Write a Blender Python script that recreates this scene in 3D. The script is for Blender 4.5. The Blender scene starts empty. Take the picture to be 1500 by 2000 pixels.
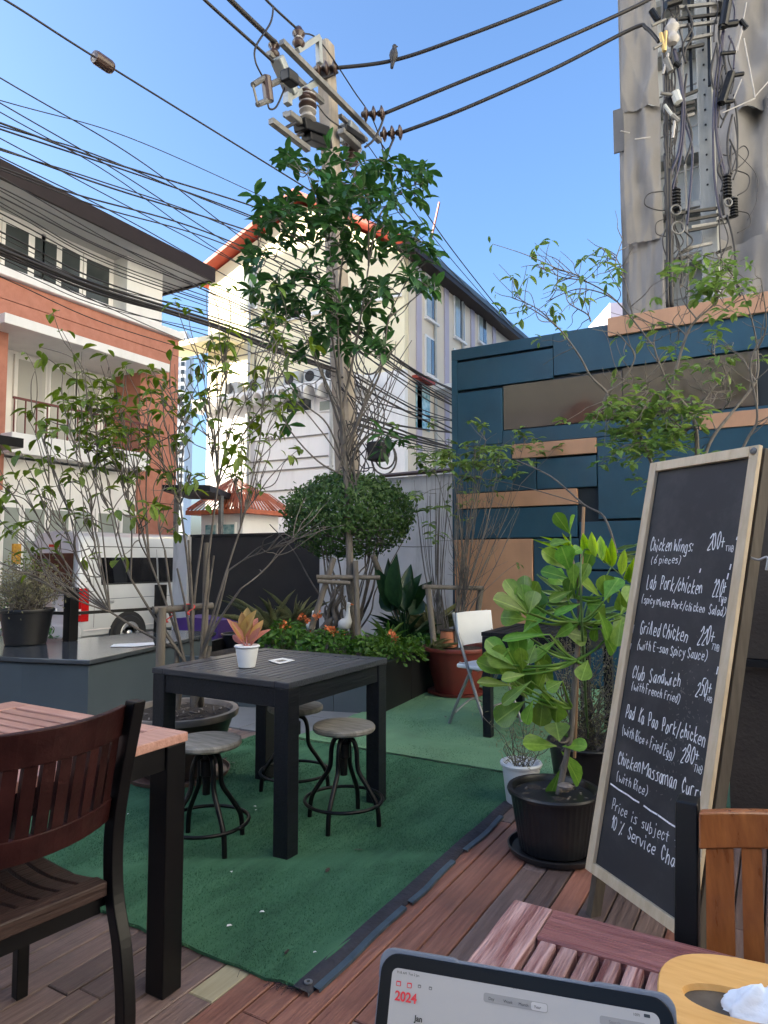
import bpy, math, random
import numpy as np
from mathutils import Vector, Matrix, noise as mnoise
R = math.radians
rnd = random.Random(7)
SC = bpy.context.scene
COL = SC.collection
PI = math.pi

# ---------------------------------------------------------------- camera, sky, sun, exposure
FPX, CAMH, PITCH, YAW = 1340.0, 1.28, math.atan(90 / 1340.0), R(30)
cd = bpy.data.cameras.new('camera'); cam = bpy.data.objects.new('camera', cd); COL.objects.link(cam)
cam.location = (0, 0, CAMH); cam.rotation_euler = (R(90) + PITCH, 0, YAW)
cd.sensor_fit = 'HORIZONTAL'; cd.sensor_width = 36; cd.lens = 36 * FPX / 1500; cd.clip_start = .05; cd.clip_end = 2000
SC.camera = cam
SUN_EL, SUN_DIR = R(16), Vector((-.82, -.57, 0)).normalized()      # towards the sun
wd = bpy.data.worlds.new('World'); SC.world = wd; wd.use_nodes = True
nt = wd.node_tree; bg = nt.nodes['Background']
sky = nt.nodes.new('ShaderNodeTexSky'); sky.sky_type = 'NISHITA'; sky.sun_disc = False
sky.sun_elevation = SUN_EL; sky.sun_rotation = math.atan2(SUN_DIR.x, SUN_DIR.y)
sky.air_density = 1.0; sky.dust_density = 4.0; sky.ozone_density = 5.0; sky.altitude = 0
nt.links.new(sky.outputs[0], bg.inputs[0]); bg.inputs[1].default_value = .10
sl = bpy.data.lights.new('sun', 'SUN'); so = bpy.data.objects.new('sun', sl); COL.objects.link(so)
sl.energy = 5.0; sl.angle = R(.53); sl.color = (1, .89, .71)
sd = Vector((SUN_DIR.x * math.cos(SUN_EL), SUN_DIR.y * math.cos(SUN_EL), math.sin(SUN_EL)))
so.rotation_euler = sd.to_track_quat('Z', 'Y').to_euler(); so.location = (0, 0, 30)
SC.view_settings.view_transform = 'Standard'; SC.view_settings.look = 'None'
SC.view_settings.exposure = 2.4; SC.view_settings.gamma = 1; SC.view_settings.use_curve_mapping = False

# ---------------------------------------------------------------- measuring helpers (survey of the place from the photo)
def _ray(px, py):
    a = (px - 750) / FPX; b = -(py - 1000) / FPX
    cp, sp = math.cos(PITCH), math.sin(PITCH); f = cp - b * sp; u = sp + b * cp
    c, s = math.cos(YAW), math.sin(YAW)
    return Vector((a * c - f * s, a * s + f * c, u)), 
CAMP = Vector((0, 0, CAMH))
def atz(px, py, z): r, = _ray(px, py); return CAMP + r * ((z - CAMH) / r.z)
def atx(px, py, x): r, = _ray(px, py); return CAMP + r * (x / r.x)
def aty(px, py, y): r, = _ray(px, py); return CAMP + r * (y / r.y)
def atd(px, py, d):
    r, = _ray(px, py); c, s = math.cos(YAW), math.sin(YAW)
    return CAMP + r * (d / (-r.x * s + r.y * c))

# ---------------------------------------------------------------- mesh helpers
class MB:
    def __init__(s): s.v = []; s.f = []
    def add(s, vs, fs):
        o = len(s.v); s.v += [tuple(v) for v in vs]; s.f += [tuple(i + o for i in f) for f in fs]; return s
    def box(s, x0, x1, y0, y1, z0, z1):
        return s.add([(x0,y0,z0),(x1,y0,z0),(x1,y1,z0),(x0,y1,z0),(x0,y0,z1),(x1,y0,z1),(x1,y1,z1),(x0,y1,z1)],
                     [(0,3,2,1),(4,5,6,7),(0,1,5,4),(1,2,6,5),(2,3,7,6),(3,0,4,7)])
    def obox(s, c, size, rot=None):
        c = Vector(c); M = rot or Matrix.Identity(3); hx, hy, hz = (q / 2 for q in size)
        vs = [c + M @ Vector(p) for p in ((-hx,-hy,-hz),(hx,-hy,-hz),(hx,hy,-hz),(-hx,hy,-hz),(-hx,-hy,hz),(hx,-hy,hz),(hx,hy,hz),(-hx,hy,hz))]
        return s.add(vs, [(0,3,2,1),(4,5,6,7),(0,1,5,4),(1,2,6,5),(2,3,7,6),(3,0,4,7)])
    def beam(s, p, q, w, h, up=(0,0,1)):
        p = Vector(p); q = Vector(q); d = q - p; L = d.length; d.normalize(); up = Vector(up)
        if abs(d.dot(up)) > .98: up = Vector((1,0,0))
        a = d.cross(up).normalized(); b = a.cross(d)
        return s.obox((p + q) / 2, (w, L, h), Matrix((a, d, b)).transposed())
    def tube(s, pts, r, n=8, cap=True):
        pts = [Vector(p) for p in pts]; m = len(pts); rs = r if isinstance(r, (list, tuple)) else [r] * m
        o = len(s.v); prev = None
        for i, p in enumerate(pts):
            t = (pts[min(i + 1, m - 1)] - pts[max(i - 1, 0)])
            t = t.normalized() if t.length > 1e-9 else Vector((0,0,1))
            if prev is None:
                a = t.cross(Vector((0,0,1)));  a = a if a.length > .05 else t.cross(Vector((1,0,0)))
            else: a = prev - t * prev.dot(t)
            a.normalize(); prev = a; b = t.cross(a)
            for k in range(n):
                an = 2 * PI * k / n; s.v.append(tuple(p + (a * math.cos(an) + b * math.sin(an)) * rs[i]))
        for i in range(m - 1):
            for k in range(n):
                k2 = (k + 1) % n; s.f.append((o + i*n + k, o + i*n + k2, o + (i+1)*n + k2, o + (i+1)*n + k))
        if cap:
            s.f.append(tuple(o + k for k in reversed(range(n)))); s.f.append(tuple(o + (m-1)*n + k for k in range(n)))
        return s
    def lathe(s, prof, n=32, c=(0,0,0), sx=1, sy=1):
        o = len(s.v); m = len(prof)
        for r, z in prof:
            for k in range(n):
                a = 2 * PI * k / n; s.v.append((c[0] + r * math.cos(a) * sx, c[1] + r * math.sin(a) * sy, c[2] + z))
        for i in range(m - 1):
            for k in range(n):
                k2 = (k + 1) % n; s.f.append((o + i*n + k, o + i*n + k2, o + (i+1)*n + k2, o + (i+1)*n + k))
        if prof[0][0] > 1e-4: s.f.append(tuple(o + k for k in reversed(range(n))))
        if prof[-1][0] > 1e-4: s.f.append(tuple(o + (m-1)*n + k for k in range(n)))
        return s
    def prism(s, poly, z0, z1):
        n = len(poly); return s.add([(x,y,z0) for x,y in poly] + [(x,y,z1) for x,y in poly],
            [tuple(reversed(range(n))), tuple(range(n, 2*n))] + [(i, (i+1)%n, n+(i+1)%n, n+i) for i in range(n)])
    def extr(s, pts, d):
        d = Vector(d); n = len(pts); return s.add(list(pts) + [Vector(p) + d for p in pts],
            [tuple(reversed(range(n))), tuple(range(n, 2*n))] + [(i, (i+1)%n, n+(i+1)%n, n+i) for i in range(n)])
    def ball(s, c, r, n=10, m=7, sc=(1,1,1)):
        prof = [(max(1e-5, r * math.sin(PI * i / m)), -r * math.cos(PI * i / m)) for i in range(m + 1)]
        o = len(s.v); s.lathe(prof, n); c = Vector(c)
        for i in range(o, len(s.v)): v = s.v[i]; s.v[i] = (v[0]*sc[0]+c.x, v[1]*sc[1]+c.y, v[2]*sc[2]+c.z)
        return s
    def mesh(s, name, mat, off=(0,0,0), smooth=False):
        me = bpy.data.meshes.new(name); ox, oy, oz = off
        me.from_pydata([(x-ox, y-oy, z-oz) for x,y,z in s.v], [], s.f)
        if mat: me.materials.append(mat)
        if smooth: me.polygons.foreach_set('use_smooth', [True] * len(me.polygons))
        me.update(); return me
    def build(s, name, mat, parent=None, smooth=False, bevel=0, auto=None, loc=None):
        off = root_loc(parent) if parent else (loc or (0,0,0))
        o = bpy.data.objects.new(name, s.mesh(name, mat, off, smooth)); COL.objects.link(o)
        if parent: o.parent = parent
        elif loc: o.location = loc
        if bevel:
            b = o.modifiers.new('bevel', 'BEVEL'); b.width = bevel; b.segments = 2; b.limit_method = 'ANGLE'; b.angle_limit = R(50)
        if smooth and auto:
            try:
                me = o.data; me.set_sharp_from_angle(angle=R(auto))
            except Exception: pass
        return o
def root_loc(o):
    while o.parent: o = o.parent
    return tuple(o.location)
LAB = {}
def tag(o, label, cat, group=None):
    o['label'] = label; o['category'] = cat
    if group: o['group'] = group
    return o
def thing(name, label, cat, loc=(0,0,0), group=None):
    o = bpy.data.objects.new(name, None); COL.objects.link(o); o.location = loc; o.empty_display_size = .1
    return tag(o, label, cat, group)
def struct(o, kind='structure'): o['kind'] = kind; return o
def dup(o, parent=None):
    c = o.copy(); COL.objects.link(c)
    if parent: c.parent = parent
    for ch in list(o.children): dup(ch, c)
    return c
def bez(pts, n=8):
    """Catmull-Rom through pts"""
    P = [Vector(p) for p in pts]; out = []
    if len(P) == 2: return [P[0].lerp(P[1], i / n) for i in range(n + 1)]
    for i in range(len(P) - 1):
        a = P[max(i-1, 0)]; b = P[i]; c = P[i+1]; d = P[min(i+2, len(P)-1)]
        for k in range(n):
            t = k / n; out.append(.5 * ((2*b) + (c-a)*t + (2*a-5*b+4*c-d)*t*t + (3*b-a-3*c+d)*t**3))
    out.append(P[-1]); return out

# ---------------------------------------------------------------- materials
def mat(name, col, rough=.6, var=.15, scale=6, col2=None, bump=0, bscale=60, metal=0, spec=.5, stretch=(1,1,1), rv=0, coat=0,
        detail=5, contrast=1, dirt=0, dirtcol=(.03,.028,.025), dscale=1.3, bstretch=None, rvar=0, dstretch=None):
    m = bpy.data.materials.new(name); m.use_nodes = True; t = m.node_tree; n = t.nodes; L = t.links
    b = n['Principled BSDF']; b.inputs['Roughness'].default_value = rough; b.inputs['Metallic'].default_value = metal
    b.inputs['Specular IOR Level'].default_value = spec; b.inputs['Coat Weight'].default_value = coat
    tc = n.new('ShaderNodeTexCoord'); mp = n.new('ShaderNodeMapping'); mp.inputs['Scale'].default_value = stretch
    L.new(tc.outputs['Object'], mp.inputs[0])
    oi = n.new('ShaderNodeObjectInfo')
    if rv:
        mu = n.new('ShaderNodeMath'); mu.operation = 'MULTIPLY'; mu.inputs[1].default_value = 37.0; L.new(oi.outputs['Random'], mu.inputs[0])
        L.new(mu.outputs[0], mp.inputs['Location'])
    nz = n.new('ShaderNodeTexNoise'); nz.inputs['Scale'].default_value = scale; nz.inputs['Detail'].default_value = detail
    nz.inputs['Roughness'].default_value = .6
    L.new(mp.outputs[0], nz.inputs['Vector'])
    rp = n.new('ShaderNodeValToRGB'); w = .22 / contrast
    rp.color_ramp.elements[0].position = .5 - w; rp.color_ramp.elements[1].position = .5 + w
    c2 = col2 or tuple(min(1, c * (1 + var)) for c in col); c1 = col if col2 else tuple(c * (1 - var) for c in col)
    rp.color_ramp.elements[0].color = (*c1, 1); rp.color_ramp.elements[1].color = (*c2, 1)
    L.new(nz.outputs['Fac'], rp.inputs[0]); cur = rp.outputs[0]
    if dirt:
        dz = n.new('ShaderNodeTexNoise'); dz.inputs['Scale'].default_value = dscale; dz.inputs['Detail'].default_value = 8; dz.inputs['Roughness'].default_value = .68
        if dstretch:
            mp3 = n.new('ShaderNodeMapping'); mp3.inputs['Scale'].default_value = dstretch; L.new(tc.outputs['Object'], mp3.inputs[0]); L.new(mp3.outputs[0], dz.inputs['Vector'])
        else: L.new(tc.outputs['Object'], dz.inputs['Vector'])
        dr = n.new('ShaderNodeMapRange'); dr.inputs[1].default_value = .48; dr.inputs[2].default_value = .75; dr.inputs[3].default_value = 0; dr.inputs[4].default_value = dirt
        L.new(dz.outputs['Fac'], dr.inputs[0]); mx = n.new('ShaderNodeMix'); mx.data_type = 'RGBA'
        L.new(dr.outputs[0], mx.inputs['Factor']); L.new(cur, mx.inputs[6]); mx.inputs[7].default_value = (*dirtcol, 1); cur = mx.outputs[2]
    if rv:
        hs = n.new('ShaderNodeHueSaturation'); mr = n.new('ShaderNodeMapRange'); mr.inputs[3].default_value = 1 - rv; mr.inputs[4].default_value = 1 + rv
        L.new(oi.outputs['Random'], mr.inputs[0]); L.new(mr.outputs[0], hs.inputs['Value']); L.new(cur, hs.inputs['Color']); cur = hs.outputs[0]
    L.new(cur, b.inputs['Base Color'])
    if rvar:
        rr = n.new('ShaderNodeMapRange'); rr.inputs[3].default_value = max(.02, rough - rvar); rr.inputs[4].default_value = min(1, rough + rvar)
        L.new(nz.outputs['Fac'], rr.inputs[0]); L.new(rr.outputs[0], b.inputs['Roughness'])
    if bump:
        bz = n.new('ShaderNodeTexNoise'); bz.inputs['Scale'].default_value = bscale; bz.inputs['Detail'].default_value = 4
        if bstretch:
            mp2 = n.new('ShaderNodeMapping'); mp2.inputs['Scale'].default_value = bstretch; L.new(tc.outputs['Object'], mp2.inputs[0]); L.new(mp2.outputs[0], bz.inputs['Vector'])
        else: L.new(mp.outputs[0], bz.inputs['Vector'])
        bp = n.new('ShaderNodeBump'); bp.inputs['Strength'].default_value = bump; bp.inputs['Distance'].default_value = .01
        L.new(bz.outputs['Fac'], bp.inputs['Height']); L.new(bp.outputs[0], b.inputs['Normal'])
    return m
def leafmat(name, col, col2, rough=.45, trans=.35, scale=8.0, rv=.25, rib=0, hue=.022):
    m = mat(name, col, rough, scale=scale, col2=col2, rv=rv, spec=.4); t = m.node_tree; n = t.nodes; L = t.links
    b = n['Principled BSDF']; out = n['Material Output']; tr = n.new('ShaderNodeBsdfTranslucent'); ms = n.new('ShaderNodeMixShader'); ms.inputs[0].default_value = trans
    src = b.inputs['Base Color'].links[0].from_socket
    oi = n.new('ShaderNodeObjectInfo'); m1 = n.new('ShaderNodeMath'); m1.operation = 'MULTIPLY'; m1.inputs[1].default_value = 17.3; L.new(oi.outputs['Random'], m1.inputs[0])
    m2 = n.new('ShaderNodeMath'); m2.operation = 'FRACT'; L.new(m1.outputs[0], m2.inputs[0]); hr = n.new('ShaderNodeMapRange'); hr.inputs[3].default_value = .5 - hue; hr.inputs[4].default_value = .5 + hue*.6; L.new(m2.outputs[0], hr.inputs[0])
    hh = n.new('ShaderNodeHueSaturation'); L.new(hr.outputs[0], hh.inputs['Hue']); L.new(src, hh.inputs['Color']); src = hh.outputs[0]
    if rib:
        tc = n.new('ShaderNodeTexCoord'); sx = n.new('ShaderNodeSeparateXYZ'); L.new(tc.outputs['Object'], sx.inputs[0]); ab = n.new('ShaderNodeMath'); ab.operation = 'ABSOLUTE'; L.new(sx.outputs[0], ab.inputs[0])
        rr = n.new('ShaderNodeMapRange'); rr.inputs[1].default_value = .012; rr.inputs[2].default_value = .04; rr.inputs[3].default_value = rib; rr.inputs[4].default_value = 0; L.new(ab.outputs[0], rr.inputs[0])
        wv = n.new('ShaderNodeTexWave'); wv.bands_direction = 'DIAGONAL'; wv.inputs['Scale'].default_value = 7; wv.inputs['Distortion'].default_value = 1.2; L.new(tc.outputs['Object'], wv.inputs['Vector'])
        wm = n.new('ShaderNodeMath'); wm.operation = 'MULTIPLY'; wm.inputs[1].default_value = rib*.15; L.new(wv.outputs['Fac'], wm.inputs[0]); mxx = n.new('ShaderNodeMath'); mxx.operation = 'MAXIMUM'; L.new(rr.outputs[0], mxx.inputs[0]); L.new(wm.outputs[0], mxx.inputs[1])
        mi = n.new('ShaderNodeMix'); mi.data_type = 'RGBA'; L.new(mxx.outputs[0], mi.inputs['Factor']); L.new(src, mi.inputs[6]); mi.inputs[7].default_value = (min(1, col2[0]*2.2+.05), min(1, col2[1]*1.6+.05), min(1, col2[2]*2+.03), 1); src = mi.outputs[2]
    L.new(src, b.inputs['Base Color'])
    g = n.new('ShaderNodeHueSaturation'); g.inputs['Value'].default_value = 1.5; g.inputs['Saturation'].default_value = 1.15; g.inputs['Hue'].default_value = .485
    L.new(src, g.inputs['Color']); L.new(g.outputs[0], tr.inputs[0]); L.new(b.outputs[0], ms.inputs[1]); L.new(tr.outputs[0], ms.inputs[2]); L.new(ms.outputs[0], out.inputs[0])
    return m
def glass(name, col, rough=.05, spec=.8):
    m = mat(name, col, rough, var=.25, scale=.8, spec=spec); return m
M = {}
M['plank'] = mat('deck_wood', (.11,.068,.058), .48, col2=(.215,.15,.132), scale=5, stretch=(14,.7,14), rv=.36, bump=.45, bscale=9, dirt=.65, dirtcol=(.042,.033,.031), dscale=4, rvar=.14)
M['plank_orange'] = mat('deck_wood_worn_red', (.20,.075,.05), .45, col2=(.36,.165,.115), scale=5, stretch=(14,.7,14), rv=.25, bump=.4, bscale=9, dirt=.55, dirtcol=(.07,.042,.035), dscale=3, rvar=.12)
M['plank_pale'] = mat('pale_patch_wood', (.3,.26,.16), .7, col2=(.42,.37,.25), scale=5, stretch=(14,.7,14), dirt=.4)
M['plank_grey'] = mat('grey_patch_wood', (.15,.14,.125), .7, col2=(.23,.22,.2), scale=5, stretch=(14,.7,14), dirt=.4)
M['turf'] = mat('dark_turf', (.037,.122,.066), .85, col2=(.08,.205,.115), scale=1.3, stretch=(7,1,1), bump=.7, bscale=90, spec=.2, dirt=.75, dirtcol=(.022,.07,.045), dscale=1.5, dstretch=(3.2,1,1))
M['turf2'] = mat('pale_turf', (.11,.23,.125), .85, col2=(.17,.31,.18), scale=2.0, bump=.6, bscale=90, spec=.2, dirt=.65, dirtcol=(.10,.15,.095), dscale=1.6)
M['tape'] = mat('carpet_edge_tape', (.022,.022,.034), .7, var=.4, scale=25, bump=.4)
M['tape2'] = mat('blue_grey_tape', (.05,.075,.1), .5, var=.3, scale=20)
M['asphalt'] = mat('street_concrete', (.2,.2,.19), .85, var=.2, scale=2, bump=.3, dirt=.5)
M['tile'] = mat('floor_tile', (.17,.175,.185), .45, var=.12, scale=6, rv=.08, dirt=.5, dirtcol=(.09,.09,.09))
M['soil'] = mat('soil', (.018,.013,.01), .95, col2=(.06,.045,.035), scale=30, bump=1, bscale=50)
M['blue'] = mat('blue_painted_board', (.011,.058,.098), .42, var=.18, scale=3, bump=.12, bscale=50, rv=.16, rvar=.14, dirt=.4, dirtcol=(.035,.075,.10), dscale=2.2, dstretch=(3,3,.35))
M['bluedark'] = mat('dark_gap_backing', (.006,.012,.018), .7)
M['orange'] = mat('tan_painted_board', (.46,.25,.145), .55, var=.10, scale=3, rv=.07, bump=.08, bscale=60, dirt=.35, dirtcol=(.27,.16,.10), dscale=2.5, dstretch=(3,3,.5))
M['mirror'] = mat('dark_glossy_panel', (.045,.035,.032), .07, col2=(.075,.052,.042), scale=1.4, spec=.9, rvar=.05, coat=.8)
M['wallgrey'] = mat('stained_white_wall', (.46,.46,.46), .85, var=.1, scale=2, dirt=.65, dirtcol=(.15,.14,.13), dscale=1.6, bump=.2, dstretch=(2,2,.5))
M['walldark'] = mat('dark_grey_wall', (.013,.012,.011), .75, var=.3, scale=2, dirt=.5, dirtcol=(.03,.027,.025))
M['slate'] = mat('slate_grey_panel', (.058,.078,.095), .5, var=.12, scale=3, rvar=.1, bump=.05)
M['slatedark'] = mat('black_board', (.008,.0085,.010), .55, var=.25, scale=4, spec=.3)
M['glosstop'] = mat('glossy_dark_countertop', (.05,.058,.068), .12, var=.25, scale=5, spec=.9, rvar=.06)
M['black'] = mat('black_steel', (.0035,.0035,.0045), .36, var=.3, scale=8, spec=.28, rvar=.1)
M['blackwood'] = mat('black_stained_wood', (.0035,.0042,.0065), .45, col2=(.010,.012,.018), scale=5, stretch=(12,1,12), rv=.2, bump=.25, bscale=10, rvar=.1, spec=.3)
M['slatwood'] = mat('grey_black_slat_wood', (.014,.016,.022), .38, col2=(.04,.043,.054), scale=5, stretch=(1,12,12), rv=.2, bump=.25, bscale=10, rvar=.1, spec=.5)
M['stoolwood'] = mat('weathered_stool_wood', (.13,.12,.105), .6, col2=(.3,.285,.255), scale=5, stretch=(2,11,2), bump=.3, bscale=8, dirt=.3, dscale=4)
M['redtop'] = mat('reddish_table_wood', (.33,.165,.13), .45, col2=(.47,.27,.22), scale=5, stretch=(1,14,14), rv=.15, bump=.25, bscale=10, rvar=.1)
M['darkred'] = mat('dark_red_wood', (.014,.0035,.0038), .42, col2=(.036,.010,.0095), scale=5, stretch=(3,3,3), rv=.2, bump=.2, bscale=14, rvar=.1, spec=.25)
M['seatwood'] = mat('worn_seat_wood', (.016,.0075,.0065), .5, col2=(.07,.042,.036), scale=6, stretch=(1,14,14), rv=.2, bump=.3, bscale=10, rvar=.1, spec=.3)
M['chairwood'] = mat('orange_brown_varnished_wood', (.15,.045,.014), .3, col2=(.30,.105,.03), scale=4, stretch=(14,14,1.2), rv=.15, bump=.15, bscale=10, rvar=.1, coat=.3)
M['neartop'] = mat('washed_red_table_wood', (.13,.035,.032), .32, col2=(.30,.13,.12), scale=6, stretch=(1,16,16), rv=.12, bump=.5, bscale=12, rvar=.12)
M['neartop_y'] = mat('washed_red_table_wood_crossgrain', (.14,.042,.04), .32, col2=(.42,.27,.265), scale=6, stretch=(18,1,18), rv=.2, bump=.6, bscale=12, contrast=1.6, rvar=.12)
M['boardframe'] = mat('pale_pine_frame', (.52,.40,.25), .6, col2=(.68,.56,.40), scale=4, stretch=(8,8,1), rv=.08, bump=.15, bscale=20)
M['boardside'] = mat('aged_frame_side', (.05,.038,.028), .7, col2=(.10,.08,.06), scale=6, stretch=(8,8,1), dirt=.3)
M['chalkboard'] = mat('chalkboard', (.020,.021,.026), .55, col2=(.032,.033,.038), scale=3, dirt=.22, dirtcol=(.16,.15,.14), dscale=6, rvar=.08)
M['chalk'] = mat('white_chalk', (.78,.79,.8), .9, var=.25, scale=140)
M['potblack'] = mat('black_plastic_pot', (.010,.010,.012), .38, var=.2, scale=8, dirt=.25, dirtcol=(.05,.047,.044), dscale=7)
M['potred'] = mat('red_brown_pot', (.17,.03,.022), .4, var=.15, scale=4, dirt=.35, dirtcol=(.10,.035,.028), dscale=3)
M['potbrown'] = mat('dark_brown_glazed_pot', (.035,.022,.018), .35, var=.3, scale=5, dirt=.35, dirtcol=(.12,.1,.09), dscale=4)
M['potrim'] = mat('worn_pot_rim', (.16,.135,.12), .5, var=.3, scale=9)
M['terra'] = mat('terracotta', (.42,.155,.075), .8, var=.15, scale=8, dirt=.3, dirtcol=(.25,.12,.08))
M['white'] = mat('white_plastic', (.72,.74,.76), .4, var=.05, scale=4, dirt=.15, dirtcol=(.5,.5,.5))
M['whitemetal'] = mat('grey_tube_steel', (.3,.31,.32), .35, var=.15, scale=8, metal=.6)
M['steel'] = mat('galvanised_steel', (.17,.165,.155), .5, var=.3, scale=8, metal=.3, dirt=.4)
M['concrete'] = mat('concrete_pole', (.25,.21,.17), .85, col2=(.34,.30,.245), scale=3, stretch=(3,3,.4), bump=.3, dirt=.5, dirtcol=(.14,.10,.075), dscale=2)
M['concrete2'] = mat('grey_concrete_pole', (.24,.25,.245), .85, col2=(.32,.33,.325), scale=3, stretch=(3,3,.4), bump=.3, dirt=.3, dirtcol=(.15,.14,.13))
M['porcelain'] = mat('brown_porcelain', (.06,.035,.028), .3, var=.3, scale=6)
M['porcelainw'] = mat('pale_porcelain', (.33,.31,.295), .35, var=.15, scale=6, dirt=.4)
M['cable'] = mat('black_cable', (.016,.014,.015), .55, var=.3, scale=5)
M['bark'] = mat('bark', (.10,.085,.07), .85, col2=(.2,.175,.15), scale=14, stretch=(3,3,.6), bump=.6, bscale=30)
M['barkdark'] = mat('grey_twig', (.075,.064,.055), .85, col2=(.17,.15,.132), scale=10, bump=.3)
M['stake'] = mat('wooden_stake', (.10,.085,.07), .85, col2=(.19,.165,.14), scale=8, stretch=(4,4,.6), bump=.4)
M['brick'] = mat('red_brick_cladding', (.40,.155,.098), .85, col2=(.50,.215,.145), scale=4, bump=.3, bscale=30, dirt=.25, dirtcol=(.30,.15,.11))
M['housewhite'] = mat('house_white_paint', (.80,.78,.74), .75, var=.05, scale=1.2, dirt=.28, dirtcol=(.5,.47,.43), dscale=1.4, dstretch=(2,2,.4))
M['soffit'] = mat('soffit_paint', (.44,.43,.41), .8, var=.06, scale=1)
M['roofbrown'] = mat('brown_roof', (.020,.011,.0095), .6, var=.2, scale=5, spec=.3)
M['winglass'] = mat('window_glass', (.05,.06,.06), .06, var=.3, scale=.8, spec=.9)
M['curtain'] = mat('pale_blind_behind_glass', (.46,.45,.40), .35, var=.06, scale=1.5, stretch=(1,1,.2), coat=.6)
M['winlow'] = mat('greenish_glass', (.30,.33,.29), .15, var=.15, scale=1, spec=.8)
M['rail'] = mat('red_brown_railing', (.14,.035,.028), .5)
M['cream'] = mat('cream_wall', (.80,.72,.50), .85, var=.04, scale=.6, dirt=.2, dirtcol=(.6,.53,.38), dscale=.8, dstretch=(2,2,.35))
M['shop'] = mat('white_apartment_wall', (.80,.79,.77), .85, var=.05, scale=.5, dirt=.4, dirtcol=(.5,.48,.45), dscale=.9, dstretch=(2,2,.3))
M['wing'] = mat('beige_wing_wall', (.70,.62,.50), .85, var=.05, scale=.5, dirt=.3, dirtcol=(.48,.42,.34), dscale=.8, dstretch=(2,2,.3))
M['lilac'] = mat('lilac_pilaster', (.46,.42,.50), .8, var=.05, scale=1)
M['redtrim'] = mat('red_roof_trim', (.32,.045,.025), .6, var=.2, scale=3)
M['tileroof'] = mat('orange_roof_tile', (.48,.13,.06), .7, var=.2, scale=5)
M['tarp'] = mat('grey_scaffold_sheet', (.155,.147,.142), .85, col2=(.19,.181,.175), scale=.9, bump=.3, bscale=14, dirt=.3, dirtcol=(.115,.107,.102), dscale=.6)
M['slabgrey'] = mat('bare_concrete', (.42,.43,.42), .85, var=.1, scale=1)
M['vanpaint'] = mat('silver_van_paint', (.52,.53,.53), .28, var=.04, scale=1, coat=.7, spec=.5)
M['vanglass'] = mat('dark_tinted_glass', (.006,.006,.007), .04, spec=.7)
M['rubber'] = mat('tyre_rubber', (.018,.018,.018), .8)
M['alloy'] = mat('silver_alloy_wheel', (.62,.62,.62), .3, metal=.7)
M['lampred'] = mat('red_tail_light', (.45,.012,.012), .12, coat=1)
M['lampwhite'] = mat('white_tail_light', (.75,.7,.68), .12, coat=1)
M['purple'] = mat('purple_cloth', (.045,.012,.13), .7, var=.25, scale=4)
M['bamboo'] = mat('bamboo_lid', (.60,.31,.085), .35, col2=(.72,.42,.15), scale=5, stretch=(3,26,3), rvar=.08)
M['tissue'] = mat('white_tissue', (.80,.85,.92), .9, var=.04, scale=30, bump=.3)
M['tabletbody'] = mat('black_glass_bezel', (.004,.004,.0045), .3, spec=.25)
M['tabletcase'] = mat('blue_grey_case', (.15,.17,.21), .5, var=.1)
M['redstr'] = mat('red_string', (.5,.05,.05), .8)
M['brownfab'] = mat('brown_cover', (.035,.026,.02), .7, col2=(.06,.047,.037), scale=3, bump=.3)
M['bird'] = mat('dark_pigeon', (.03,.03,.035), .7, var=.3, scale=30)
M['statue'] = mat('white_painted_statue', (.7,.7,.68), .5, var=.1, scale=10)
M['paper'] = mat('paper', (.72,.72,.72), .8, var=.08, scale=12)
M['petal'] = mat('orange_petal', (.58,.15,.045), .6, var=.25, rv=.25)
M['stick'] = mat('bamboo_cane', (.3,.18,.10), .6, var=.2, scale=10, stretch=(1,1,.2))
M['crane'] = mat('red_crane_paint', (.42,.17,.14), .7)
L_ = leafmat
M['l_tree'] = L_('dark_tree_leaf', (.024,.085,.026), (.065,.16,.045), .4, .38, rv=.35)
M['l_shrub'] = L_('olive_shrub_leaf', (.06,.115,.014), (.16,.24,.04), .45, .4, rv=.35)
M['l_clusia'] = L_('bright_rubber_leaf', (.075,.19,.024), (.165,.33,.05), .3, .3, scale=5, rv=.36, rib=.42, hue=.03)
M['l_palm'] = L_('yellow_green_palm_leaf', (.20,.40,.03), (.33,.55,.06), .4, .4, rib=.4)
M['l_palmpale'] = L_('pale_palm_leaf', (.12,.22,.07), (.24,.36,.15), .4, .3)
M['l_box'] = L_('topiary_leaf', (.022,.07,.018), (.07,.15,.042), .45, .3, scale=14)
M['l_pale'] = L_('grey_green_leaf', (.09,.17,.04), (.23,.33,.11), .5, .4, rv=.35)
M['l_flower'] = L_('bedding_leaf', (.03,.10,.016), (.10,.21,.035), .45, .3, scale=14)
M['l_dark'] = L_('dark_aroid_leaf', (.010,.035,.014), (.022,.065,.024), .35, .2)
M['l_strip'] = L_('striped_leaf', (.05,.075,.03), (.24,.24,.12), .45, .3, scale=30)
M['l_pink'] = L_('pink_leaf', (.50,.17,.14), (.55,.30,.20), .4, .4, scale=30, rv=.3)
M['l_dry'] = L_('dry_bush_leaf', (.12,.12,.06), (.26,.25,.15), .6, .3)
M['saucer'] = mat('worn_brown_saucer', (.10,.05,.038), .5, var=.3, scale=6, dirt=.4, dirtcol=(.22,.18,.15), dscale=5)
M['l_pink2'] = L_('olive_pink_veined_leaf', (.26,.24,.04), (.45,.26,.12), .4, .4, scale=40, rv=.35)
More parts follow.
